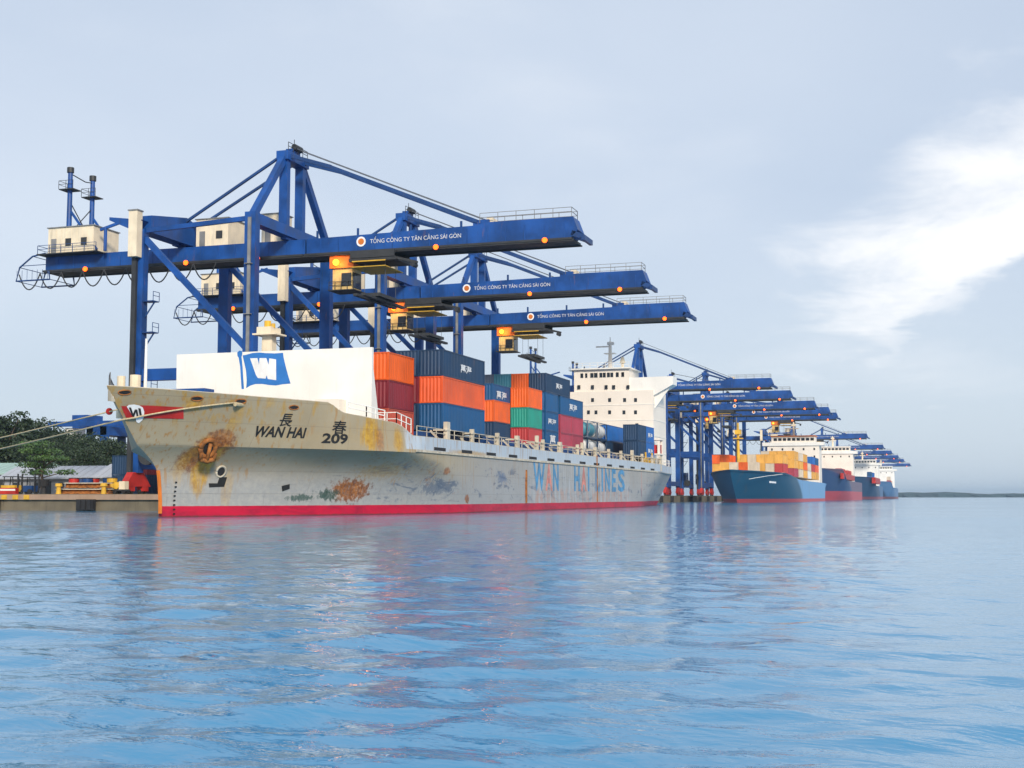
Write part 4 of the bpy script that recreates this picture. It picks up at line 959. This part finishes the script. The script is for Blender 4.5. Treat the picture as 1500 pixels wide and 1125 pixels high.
def place_crane(x, kind, label, try_=0.0, dy=0.0):
    proto, used = (craneA, usedA) if kind == 'A' else (craneB, usedB)
    if not used[0]: o = proto; used[0] = True
    else: o = copy_tree(proto)
    o.location = (x, 76.3 + bend(x) + dy, QZ); tag(o, label, 'crane', GC)
    for ch in o.children:
        if ch.name.split('.')[0] == 'trolley': ch.location.y = try_
    return o
k1 = place_crane(145.7, 'A', 'tall blue gantry crane rising right behind the white breakwater of the grey ship', 0.0)
k2 = place_crane(183.5, 'A', 'blue gantry crane second along the quay, between two others above the grey ship', 8.5)
k3 = place_crane(216.0, 'A', 'blue gantry crane third along the quay, its lit yellow cab hanging over the container tops', 2.0)
place_crane(362.0, 'A', 'blue gantry crane whose peak rises just behind the white bridge of the grey ship', 13.0, 4.0)
place_crane(406.0, 'B', 'low blue gantry crane between the grey ship stern and the teal ship bow', 12.0, 4.0)
place_crane(452.0, 'A', 'blue gantry crane over the bow containers of the dark teal ship', 5.0, 1.5)
place_crane(486.0, 'B', 'low blue gantry crane over the dark teal ship, fore of its white house', 14.0)
place_crane(519.0, 'B', 'low blue gantry crane over the dark teal ship, right beside its white house', -6.0)
place_crane(696.0, 'A', 'blue gantry crane behind the ship with the beige house and red hull')
for x in (850.0, 960.0, 1070.0, 1180.0, 1340.0):
    place_crane(x, 'B' if x > 1000 else 'A', 'small distant blue gantry crane over the farthest ships', 11.0)
# warm light thrown by the near trolley floodlights
for k_, y0 in ((k1, 0.0), (k2, 8.5), (k3, 2.0)):
    l_ = bpy.data.lights.new('trolley_lamp', 'POINT'); l_.energy = 130; l_.color = (1.0, 0.42, 0.08); l_.shadow_soft_size = 0.3
    lo = bpy.data.objects.new('trolley_lamp', l_); col.objects.link(lo); lo.location = (k_.location.x - 2.6, k_.location.y - 7.4 + y0, QZ + 29.3 - 1.2)

# ------------------------------------------------------------------ the ships farther along
def far_ship(name, s0, L, cl, half, zb, zd, cols, label, rake=14.0, boot=1.0, u0=0.16, u1=0.21):
    """s0 stem at deck, L length overall, half beam, zb bow height, zd deck height"""
    o = thing(name, (s0 + L / 2, cl, 0), label, 'ship', 'ships moored along the quay')
    zs = [-1.0, 0.0, boot, boot + 0.002, lerp(boot, zd, 0.5), zd, None]
    def tz(s): 
        u = (s - s0) / L
        return lerp(zb, zb - 0.3, u / u0) if u < u0 else (lerp(zb - 0.3, zd, sm((u - u0) / (u1 - u0))) if u < u1 else zd)
    def hw(s, z, k):
        st = s0 + rake * (1 - k) ** 1.2
        t_ = max(0, min(1, (s - st) / lerp(62, 44, k)))
        b = half * lerp(1 - (1 - t_) ** 1.8, 1 - (1 - t_) ** 2.0, k)
        a = s0 + L - 30
        if s > a: b *= lerp(1, lerp(0.6, 0.86, k), sm((s - a) / 30))
        return b
    m_, nt_, b_ = newmat(name + '_paint'); t_ = NT(nt_)
    obc = t_.n('ShaderNodeTexCoord').outputs['Object']; sp_ = t_.n('ShaderNodeSeparateXYZ'); t_.set(sp_.inputs[0], obc)
    nn = t_.noise(obc, scale=(1, 1, 0.3), sc=0.5, det=5)
    c0 = t_.mix(t_.rng(t_.math('ADD', sp_.outputs[0], t_.math('MULTIPLY', t_.math('MULTIPLY', sp_.outputs[2], sp_.outputs[2]), 0.35)), cols[3] - L / 2 - 4, cols[3] - L / 2 + 4), c4(cols[0]), c4(cols[1]))
    c0 = t_.mix(t_.math('MULTIPLY', t_.rng(nn, 0.55, 0.75), 0.3), c0, (0.12, 0.08, 0.06, 1))
    c0 = t_.mix(t_.rng(sp_.outputs[2], boot, boot - 0.04), c0, c4(cols[2]))
    t_.set(b_.inputs['Base Color'], c0); b_.inputs['Roughness'].default_value = 0.5
    ks = [0, 0.03, 0.12, 0.25, 0.42, 0.6, 0.8, 1.0]
    mb = MB(); n_ = 60
    grid = []
    for k in ks:
        st = s0 + rake * (1 - k) ** 1.2; row = []
        for i in range(n_):
            s = st + (s0 + L - st) * (i / (n_ - 1)) ** 1.6
            z = -1.0 + (tz(s) + 1.0) * k if k > 0.1 else lerp(-1, 0, k / 0.1)
            row.append((s, hw(s, z, k), z))
        grid.append(row)
    for sg in (-1, 1):
        v = [(s, cl + sg * b, z) for r in grid for s, b, z in r]
        f = []
        for i in range(len(ks) - 1):
            for j in range(n_ - 1):
                q = (i * n_ + j, i * n_ + j + 1, (i + 1) * n_ + j + 1, (i + 1) * n_ + j); f.append(q if sg < 0 else q[::-1])
        mb.add(v, f)
    mb.add([(r[-1][0], cl + sg * r[-1][1], r[-1][2]) for r in grid for sg in (-1, 1)], [(2 * i, 2 * i + 1, 2 * i + 3, 2 * i + 2) for i in range(len(ks) - 1)])
    mb.add([(s, cl + sg * b, z - 0.5) for s, b, z in grid[-1] for sg in (-1, 1)], [(2 * i, 2 * i + 1, 2 * i + 3, 2 * i + 2) for i in range(n_ - 1)])
    mb.build('hull', m_, o, smooth=True)
    return o
def far_house(o, x, y0, y1, z0, z1, mat='house', wings=2.5, depth=10, band='glass', roofmat='white', nwin=9, rows=2):
    h = MB().box(x, x + depth, y0, y1, z0, z1).build('accommodation_block', mat, o)
    MB().box(x - 0.5, x + 6, y0 - wings, y1 + wings, z1, z1 + 1.3).build('bridge_wing', 'white', o)
    MB().box(x + 0.3, x + 7, y0 + 1.5, y1 - 1.5, z1 + 1.3, z1 + 3.4).build('wheelhouse', mat, o)
    MB().box(x - 0.1, x + 7.3, y0 + 1.2, y1 - 1.2, z1 + 3.4, z1 + 3.8).build('wheelhouse_roof', roofmat, o)
    for i in range(nwin):
        a = lerp(y0 + 1.9, y1 - 1.9, i / nwin); MB().box(x + 0.2, x + 0.29, a, a + (y1 - y0 - 3.8) / nwin * 0.72, z1 + 1.9, z1 + 2.9).build('window', 'glass', o)
    for r_ in range(rows):
        for i in range(5):
            a = lerp(y0 + 1.5, y1 - 2, i / 4); z = z1 - 1.7 - 2.8 * r_
            MB().box(x - 0.05, x + 0.02, a, a + 0.6, z, z + 0.8).build('window', 'glass', h)
    m_ = MB().tube([(x + 3, (y0 + y1) / 2, z1 + 3.8), (x + 3, (y0 + y1) / 2, z1 + 9.0)], 0.5, 8, 0.25)
    m_.box(x + 2.6, x + 3.4, (y0 + y1) / 2 - 1.8, (y0 + y1) / 2 + 1.8, z1 + 6.4, z1 + 6.7).box(x + 2.5, x + 3.5, (y0 + y1) / 2 - 0.8, (y0 + y1) / 2 + 0.8, z1 + 7.4, z1 + 8.2)
    m_.build('radar_mast', 'cream', o)
    MB().box(x + depth - 1, x + depth + 4, (y0 + y1) / 2 - 3, (y0 + y1) / 2 + 3, z1 - 2, z1 + 4.0).build('funnel', roofmat, o)
s2 = far_ship('container_ship', 338, 190, 50.5, 11.0, 8.6, 6.6, ((0.006, 0.075, 0.145), (0.15, 0.34, 0.58), (0.46, 0.06, 0.07), 76.0), 'container ship with dark teal bow and light blue side, loaded with yellow containers', u0=0.12, u1=0.40)
far_house(s2, 496, 41.0, 60.0, 6.0, 20.5, roofmat='orange', wings=1.8)
fm2 = on_y(1077, 600, 52.0)
mb = MB(); mb.tube([(364, 52.0, 7), (364, 52.0, 22.0)], 0.6, 8, 0.25); mb.box(363, 365, 50.7, 53.3, 17.5, 17.8); mb.box(363.3, 364.7, 51.2, 52.8, 18.8, 20.0); mb.build('foremast', 'yellow', s2)
for sg in (1,): 
    q = on_y(1088, 707, 41); 
mb = MB(); mb.tube([(345, 46.6, 6.2), (355, 43.2, 7.1), (367, 40.4, 7.8)], 0.07, 6); mb.build('hull_rope', 'white', s2)
s_n = on_y(1130, 700, 39.4).x
mb = MB(); mb.box(s_n - 4, s_n + 10, 39.40, 39.46, 5.0, 5.45); mb.build('name_plate', 'lettering_white', s2)
s3 = far_ship('container_ship', 548, 178, 49.0, 12.5, 13.5, 8.6, ((0.03, 0.07, 0.17), (0.14, 0.10, 0.15), (0.46, 0.07, 0.09), 70.0), 'dark blue ship with red lower hull and beige house, beyond the teal one', boot=4.0)
far_house(s3, 660, 38.5, 58.0, 8, 22.5, wings=2.0, rows=1)
MB().box(574, 655, 37.6, 38.9, 9.2, 11.6).build('deck_rail_wall', 'brown_deck' if 'brown_deck' in M else 'red', s3)
s4 = far_ship('container_ship', 752, 170, 45.5, 12.0, 13.0, 8.0, ((0.02, 0.06, 0.13), (0.06, 0.14, 0.28), (0.25, 0.06, 0.08), 95.0), 'dark blue ship with a white house and red deck crane, far along the quay', boot=1.6)
far_house(s4, 868, 35.0, 55.0, 8, 21.5, 'white', wings=2.0, rows=1)
MB().box(778, 846, 33.2, 35.2, 9.2, 12.6).build('deck_crane_boom', 'red', s4)
s5 = far_ship('container_ship', 946, 165, 41.0, 12.0, 12.5, 8.0, ((0.015, 0.035, 0.08), (0.10, 0.20, 0.36), (0.25, 0.08, 0.08), 30.0), 'farthest ship in the row, small, with a white house', boot=1.6)
far_house(s5, 1060, 31.0, 51.0, 8, 21.5, 'white', wings=2.0, rows=1)

# cargo on the farther ships, simple boxes with the ribbed body and frame
rng = random.Random(3)
def far_stack(x, y, z, n_, cols_, L, label, group, where=''):
    for i in range(n_):
        tier = ', %s%s' % (('bottom', 'second', 'top')[i] if n_ == 3 else (('bottom', 'top')[i] if n_ == 2 else 'single'), where) if where else ''
        c_ = cols_[i % len(cols_)]
        nm = {'yellow': 'yellow', 'orange': 'orange', 'red': 'red', 'blue': 'blue', 'white': 'white', 'cream': 'cream', 'royal': 'bright blue', 'brown': 'brown', 'rose': 'rose red', 'darkblue': 'dark blue', 'maroon': 'maroon', 'coral': 'coral'}[c_]
        container(x, y, z + 2.6 * i, L, c_, label % nm + tier, group, parts=False)
G2 = 'containers on the teal ship'
lab2 = '%s container on teal ship'
RW_ = ['outermost row', 'second row in', 'third row in', 'fourth row in', 'fifth row in', 'sixth row in', 'seventh row in', 'eighth row in']
pat = [(['red', 'yellow'], 0), (['cream', 'yellow'], 1), (['yellow', 'yellow'], 2), (['royal', 'cream'], 3), (['orange', 'yellow'], 4), (['white'], 5), (['cream', 'orange'], 6), (['yellow', 'orange'], 7)]
for cs, k in pat: far_stack(372, 41.9 + 2.5 * k, 8.3, len(cs), cs, 12.19, lab2, G2, ', %s, bay behind foremast' % RW_[k])
pat = [(['rose', 'yellow', 'yellow'], 0), (['cream', 'yellow', 'yellow'], 1), (['yellow', 'orange', 'yellow'], 2), (['brown', 'yellow', 'cream'], 3)]
for cs, k in pat:
    far_stack(402, 41.9 + 2.5 * k, 7.6, 3, cs, 12.19, lab2, G2, ', %s, second bay behind foremast' % RW_[k])
for x, cs in ((418, ['cream', 'yellow', 'cream']), (432, ['yellow', 'orange', 'yellow']), (446, ['white', 'cream']), (462, ['yellow', 'red', 'royal']), (476, ['yellow', 'coral', 'blue'])):
    for k in (0, 1): far_stack(x, 41.9 + 2.5 * k, 7.6, len(cs), cs, 12.19, lab2, G2, ', %s, %s bay from house' % (RW_[k], {418: 'fifth', 432: 'fourth', 446: 'third', 462: 'second', 476: 'first'}[x]))
for k, cs in ((0, ['cream']), (1, ['orange']), (2, ['cream']), (3, ['yellow'])): far_stack(355, 47 + 2.5 * k, 8.3, 1, cs, 6.06, 'short %s container standing on the bow of the dark teal ship', G2)
G3 = 'containers on the far ships'
for x, y, cs in ((586, 39.0, ['red', 'rose']), (600, 39.0, ['red', 'red']), (616, 39.0, ['rose']), (632, 39.0, ['brown', 'red']), (646, 39.0, ['rose', 'red'])):
    far_stack(x, y + 1.5, 8.7, len(cs), cs, 12.19, '%s container on deck of the ship with the red lower hull', G3)
for x, cs in ((790, ['royal', 'royal', 'blue']), (804, ['royal', 'royal']), (820, ['royal', 'blue', 'royal']), (838, ['rose', 'royal'])):
    far_stack(x, 37.2, 8.2, len(cs), cs, 12.19, '%s container on deck of the ship with the red deck crane', G3)
for x, cs in ((985, ['cream', 'rose', 'cream']), (1003, ['cream', 'coral']), (1020, ['darkblue', 'cream'])):
    far_stack(x, 33.0, 8.2, len(cs), cs, 12.19, '%s container on deck of the farthest ship', G3)

# ------------------------------------------------------------------ quay end on the left: sheds, trees, yard crane, gear
def shed(x, y0, y1, zt, d, wallmat, roofmat, label, doors=()):
    o = thing('warehouse', (x, (y0 + y1) / 2, QZ), label, 'warehouse')
    MB().box(x, x + d, y0, y1, QZ, zt).build('wall', wallmat, o)
    mb = MB(); mb.prism([(x - 0.8, y0 - 0.6, zt), (x + d / 2, y0 - 0.6, zt + 2.0), (x + d + 0.8, y0 - 0.6, zt), (x + d + 0.8, y0 - 0.6, zt - 0.25), (x - 0.8, y0 - 0.6, zt - 0.25)], (0, y1 - y0 + 1.2, 0)); r_ = mb.build('roof', roofmat, o)
    mb = MB()
    k = y0
    while k < y1: mb.beam((x - 0.78, k, zt + 0.03), (x + d / 2, k, zt + 2.03), 0.08, 0.08); k += 1.5
    mb.build('roof_seam', roofmat, r_)
    for a, w_, h_ in doors: MB().box(x - 0.06, x - 0.003, a, a + w_, QZ, QZ + h_).build('door', 'steel_and_shade_dark', o)
    k = y0 + 2
    while k < y1 - 2: MB().box(x - 0.05, x - 0.003, k, k + 1.1, zt - 1.7, zt - 0.8).build('window', 'glass', o); k += 4.5
    return o
M['roof_green'] = paint('roof_green', (0.30, 0.42, 0.38), 0.5, 0.1, 0.3, 0.3); M['roof_white'] = paint('roof_white', (0.36, 0.38, 0.42), 0.5, 0.08, 0.3, 0.3)
M['wall_white'] = paint('shed_wall', (0.30, 0.31, 0.33), 0.7, 0.08, 0.4, 0.4)
shed(188, 149, 196, 5.6, 14, 'wall_white', 'roof_green', 'low white warehouse with pale green roof at the end of the quay', ((152, 3, 3), (170, 3, 3)))
shed(181, 120, 147.5, 4.7, 8, 'wall_white', 'roof_white', 'long low white building under the layered light green tree', ((126, 2, 2.2), (138, 2, 2.2)))
shed(168, 108.5, 119.5, 4.6, 7, 'wall_white', 'roof_white', 'small white-roofed shed behind the beams on the quay', ((111, 1.2, 2.1),))

leafm, lnt, lb_ = newmat('leaf'); t = NT(lnt); oi = t.n('ShaderNodeNewGeometry')
ln = t.noise(t.n('ShaderNodeTexCoord').outputs['Object'], sc=0.45, det=4)
lc = t.mix(t.rng(ln, 0.35, 0.68), (0.010, 0.024, 0.010, 1), (0.032, 0.058, 0.018, 1)); lc = t.mix(t.math('MULTIPLY', oi.outputs['Random Per Island'], 0.5), lc, (0.020, 0.042, 0.014, 1))
t.set(lb_.inputs['Base Color'], lc); lb_.inputs['Roughness'].default_value = 0.6
leafl, lnt2, lb2 = newmat('leaf_light'); t = NT(lnt2); ln = t.noise(t.n('ShaderNodeTexCoord').outputs['Object'], sc=0.5, det=4)
t.set(lb2.inputs['Base Color'], t.mix(t.rng(ln, 0.35, 0.68), (0.035, 0.085, 0.025, 1), (0.09, 0.17, 0.04, 1))); lb2.inputs['Roughness'].default_value = 0.55
barkm = paint('bark', (0.09, 0.065, 0.045), 0.9, 0.3, 2.0, 0.3)
def tree_meshes(seed, h, r, layered=False, nb=26, nl=150):
    rg = random.Random(seed); tm = MB(); lm = MB()
    top_ = h * 0.62
    tm.tube([(0, 0, 0), (rg.uniform(-.2, .2), rg.uniform(-.2, .2), h * 0.3), (rg.uniform(-.4, .4), rg.uniform(-.4, .4), top_)], 0.035 * h, 8, 0.014 * h)
    cl_ = []
    for i in range(nb):
        a = rg.uniform(0, 2 * math.pi); u = rg.random()
        if layered:
            z = h * (0.42 + 0.13 * rg.randint(0, 4)); rr = r * rg.uniform(0.25, 1.0) * (1.15 - 0.55 * (z / h)); fl = 0.28
        else:
            z = h * rg.uniform(0.28, 0.97); rr = r * math.sqrt(max(0.05, 1 - ((z / h - 0.55) / 0.5) ** 2)) * rg.uniform(0.3, 0.95); fl = 0.8
        p = Vector((rr * math.cos(a), rr * math.sin(a), z)); cl_.append((p, r * rg.uniform(0.26, 0.44), fl))
        zb_ = min(z * 0.75, top_); tm.tube([(0, 0, zb_), tuple(p * 0.5 + Vector((0, 0, zb_ * 0.5 + 0.1))), tuple(p)], 0.012 * h, 5, 0.004 * h)
    for p, cr, fl in cl_:
        for _ in range(nl):
            d = Vector((rg.gauss(0, 1), rg.gauss(0, 1), rg.gauss(0, 1))).normalized() * cr * rg.uniform(0.45, 1.05) ** 0.7
            q = p + Vector((d.x, d.y, d.z * fl)); s = rg.uniform(0.16, 0.36) * h / 12
            n1_ = Vector((rg.gauss(0, 1), rg.gauss(0, 1), rg.gauss(0, 1.4))).normalized(); a1 = n1_.orthogonal().normalized(); a2 = n1_.cross(a1)
            lm.add([q - a1 * s - a2 * s * 0.45, q + a1 * s * 0.2 - a2 * s * 0.55, q + a1 * s, q + a1 * s * 0.1 + a2 * s * 0.55], [(0, 1, 2, 3)])
    return tm.mesh('trunk', smooth=True), lm.mesh('crown')
TM = [tree_meshes(1, 16, 6.0, False, 36, 190), tree_meshes(2, 12, 6.8, False, 40, 190), tree_meshes(5, 12, 6.5, True, 34, 130)]
for i, (a, b) in enumerate(TM): a.materials.append(barkm); b.materials.append(leafl if i == 2 else leafm)
def tree(kind, x, y, s, rz, label, group=None):
    o = thing('tree', (x, y, QZ), label, 'tree', group); o.scale = (s, s, s); o.rotation_euler.z = rz
    link('trunk', TM[kind][0], None, o); link('crown', TM[kind][1], None, o)
GT_ = 'dark trees behind the sheds'
def tree_at(px, dist_x, kind, pytop, label, rz, h0):
    q = on_x(px, pytop, dist_x); tree(kind, q.x, q.y, max(0.3, (q.z - QZ) / h0), rz, label, GT_)
tree_at(12, 222, 0, 606, 'tallest dark tree with a rounded top behind the green-roofed warehouse', 0.3, 16)
tree_at(40, 230, 1, 622, 'dark broad tree between the tallest tree and the layered light green tree', 1.9, 12)
for px, dx, kd, py, rz in ((-22, 226, 1, 628, 0.2), (64, 246, 1, 634, 2.2), (88, 250, 0, 632, 1.2), (112, 246, 1, 640, 4.0), (135, 240, 1, 646, 0.9), (152, 236, 1, 650, 3.0), (168, 240, 1, 654, 1.0), (100, 232, 1, 655, 5.2), (20, 236, 1, 640, 3.4), (50, 214, 1, 652, 4.4), (124, 224, 1, 660, 2.7)):
    tree_at(px, dx, kd, py, 'dark bushy tree in the row behind the quay sheds', rz, 12 if kd else 16)
tree_at(64, 172, 2, 646, 'light green tree with layered branches in front of the dark trees', 0.5, 12)

# blue yard crane behind the trees
yo = on_x(163, 655, 262.0); yc = thing('yard_crane', (262, yo.y, QZ), 'small blue portal yard crane standing behind the dark trees', 'crane')
yt = on_x(163, 618, 262).z
yl, yr = on_x(156, 640, 262).y, on_x(176, 640, 262).y
for y in (yl, yr):
    for x in (256, 268): MB().box(x - 0.5, x + 0.5, y - 0.9, y + 0.9, QZ, yt - 1.4).build('leg', 'crane', yc)
    MB().box(256.4, 267.6, y - 0.5, y + 0.5, 4, 5.4).build('sill_beam', 'crane', yc)
ybk = on_x(90, 625, 262).y
for x in (257.5, 266.5): MB().box(x - 0.4, x + 0.4, yr - 5, ybk, yt - 1.2, yt).build('girder', 'crane', yc)
MB().box(255.5, 268.5, yr - 0.8, yl + 0.8, yt - 3.4, yt - 1.42).build('portal_beam', 'crane', yc)
a, b = on_x(143, 620, 262).y, on_x(121, 620, 262).y
MB().box(258, 264, a, b, yt + 0.003, yt + 1.5).build('machinery_house', 'crane', yc); MB().box(258, 263, a + 4, a + 6, yt - 4.2, yt - 1.5).build('cab', 'white', yc)
MB().box(256.5, 257.6, ybk - 0.8, ybk, yt - 5.5, yt - 1.42).build('end_post', 'crane', yc)

# things lying on the quay end
def on_quay(px, x): return on_x(px, 715, x).y
ya, yb = on_quay(95, 133), on_quay(172, 133)
for i in range(2):
    for j in range(2):
        x = 131.6 + j * 1.1; z = QZ + i * 0.72
        o = thing('steel_beam', (x, (ya + yb) / 2, z), 'long rusty steel beam in the stack on the quay end', 'beam', 'stacked beams on the quay end')
        y0, y1 = yb + 0.8 * i, ya - 1.2 * i
        MB().box(x - 0.42, x + 0.42, y0, y1, z + 0.02, z + 0.12).build('flange', 'rust', o); MB().box(x - 0.42, x + 0.42, y0, y1, z + 0.52, z + 0.62).build('flange', M['rusty'], o)
        MB().box(x - 0.07, x + 0.07, y0 + 0.02, y1 - 0.02, z + 0.12, z + 0.52).build('web', 'rust', o)
for i, (px, x, cc) in enumerate(((108, 137, 'red'), (118, 138, 'crane_dark'), (128, 137, 'crane_dark'), (138, 138.5, 'red'), (158, 137, 'crane_dark'), (164, 136, 'yellow'))):
    y = on_quay(px, x); o = thing('drum', (x, y, QZ), '%s steel drum standing behind the stacked beams' % {'red': 'red', 'crane_dark': 'dark blue', 'yellow': 'yellow'}[cc], 'drum', 'drums behind the beams')
    MB().tube([(x, y, QZ), (x, y, QZ + 2.0)], 0.62, 16).build('barrel', cc, o)
    for z in (0.05, 0.7, 1.35, 1.95): MB().tube([(x, y, QZ + z - 0.04), (x, y, QZ + z + 0.06)], 0.66, 16).build('hoop', 'steel_and_shade_dark', o)
for px, lb in ((86, 'yellow bollard at the outer end of the stacked beams'), (152, 'yellow bollard at the inner end of the stacked beams')):
    y = on_quay(px, 130.4); mb = MB(); mb.tube([(130.4, y, QZ), (130.4, y, QZ + 0.3), (130.4, y, QZ + 0.9)], 0.32, 12, 0.24); mb.tube([(130.4, y, QZ + 0.9), (130.4, y, QZ + 1.25)], 0.42, 12, 0.38); tag(mb.build('bollard', 'yellow'), lb, 'bollard')
# small vehicles and gear on the quay end
def forklift(px, x, mat, label):
    y = on_quay(px, x); o = thing('forklift', (x, y, QZ), label, 'forklift')
    MB().box(x - 0.7, x + 0.7, y - 1.0, y + 1.1, QZ + 0.35, QZ + 1.15).build('body', mat, o)
    mb = MB()
    for sx in (-0.6, 0.6):
        for sy in (-0.85, 0.95): mb.beam((x + sx, y + sy * 0.8, QZ + 1.15), (x + sx, y + sy * 0.7, QZ + 2.2), 0.09)
    mb.box(x - 0.75, x + 0.75, y - 0.9, y + 0.85, QZ + 2.2, QZ + 2.3); mb.build('cab_frame', 'steel_and_shade_dark', o)
    for sx in (-0.62, 0.62):
        for sy in (-0.7, 0.75): MB().tube([(x + sx - 0.14, y + sy, QZ + 0.36), (x + sx + 0.14, y + sy, QZ + 0.36)], 0.36, 12).build('wheel', 'black', o)
    mb = MB(); mb.box(x - 0.5, x - 0.35, y - 1.35, y - 1.2, QZ + 0.1, QZ + 2.6); mb.box(x + 0.35, x + 0.5, y - 1.35, y - 1.2, QZ + 0.1, QZ + 2.6); mb.box(x - 0.5, x - 0.35, y - 2.2, y - 1.35, QZ + 0.1, QZ + 0.18); mb.box(x + 0.35, x + 0.5, y - 2.2, y - 1.35, QZ + 0.1, QZ + 0.18); mb.build('mast', 'steel_and_shade_dark', o)
forklift(17, 140, 'yellow', 'yellow forklift standing in front of the white warehouse')
forklift(42, 146, 'crane_dark', 'dark forklift parked beside the yellow one')
y = on_quay(12, 131); o = thing('barrier', (131, y, QZ), 'low red and white barrier at the quay edge', 'barrier')
MB().box(130.7, 131.3, on_quay(25, 131), on_quay(-20, 131), QZ, QZ + 0.75).build('block', 'red', o); MB().box(130.66, 130.697, on_quay(25, 131), on_quay(-20, 131), QZ + 0.4, QZ + 0.62).build('stripe', 'white', o)
y = on_quay(64, 131.5); mb = MB(); mb.tube([(131.5, y, QZ), (131.5, y, QZ + 0.9)], 0.4, 12, 0.24); mb.tube([(131.5, y, QZ + 0.9), (131.5, y, QZ + 1.7)], 0.5, 12, 0.62); tag(mb.build('bollard', 'black'), 'black mushroom bollard between the barrier and the stacked beams', 'bollard')
# stacked yard containers partly hidden by the bow flare
GY = 'containers stacked in the yard behind the bow'
for x, y, z, cc, lb in ((150, 100.6, 0, 'darkblue', 'dark blue yard container at the bottom of the stack behind the bow'), (150, 100.6, 1, 'maroon', 'maroon yard container second up in the stack behind the bow'), (150, 100.6, 2, 'orange', 'orange yard container on top of the stack behind the bow'),
                      (150, 103.6, 0, 'darkblue', 'dark blue yard container lower of the two beside the tall stack'), (150, 103.6, 1, 'darkblue', 'dark blue yard container upper of the two beside the tall stack')):
    container(x, y, QZ + 2.6 * z, 12.19, cc, lb, GY)
yp = on_quay(178, 132.5); o = thing('hose_cart', (132.5, yp, QZ), 'small cream equipment cart on the quay beside the red crane bogies', 'cart')
MB().box(132.0, 133.0, yp - 0.9, yp + 0.9, QZ + 0.35, QZ + 0.55).build('chassis', 'steel_and_shade_dark', o); MB().box(132.1, 132.9, yp - 0.7, yp + 0.1, QZ + 0.55, QZ + 1.5).build('cabinet', 'cream', o)
MB().tube([(132.1, yp + 0.5, QZ + 1.0), (132.9, yp + 0.5, QZ + 1.0)], 0.42, 14).build('hose_reel', 'yellow', o)
for sy in (-0.6, 0.6): MB().tube([(131.95, yp + sy, QZ + 0.25), (133.05, yp + sy, QZ + 0.25)], 0.25, 12).build('wheel', 'black', o)

# light air over the river: far things fade a little to blue
USE_HAZE = True
if USE_HAZE:
    hzm = bpy.data.materials.new('air'); hzm.use_nodes = True; nt = hzm.node_tree; nt.nodes.clear()
    pv = nt.nodes.new('ShaderNodeVolumePrincipled'); pv.inputs['Color'].default_value = (0.60, 0.80, 1.0, 1); pv.inputs['Density'].default_value = 0.00011; pv.inputs['Anisotropy'].default_value = 0.2
    mo = nt.nodes.new('ShaderNodeOutputMaterial'); nt.links.new(pv.outputs[0], mo.inputs['Volume'])
    hz_ = MB().box(-450, 12100, -9100, 9100, -2.6, 60).build('haze', hzm); hz_['kind'] = 'stuff'
for o in bpy.data.objects:
    if '_o' in o: del o['_o']
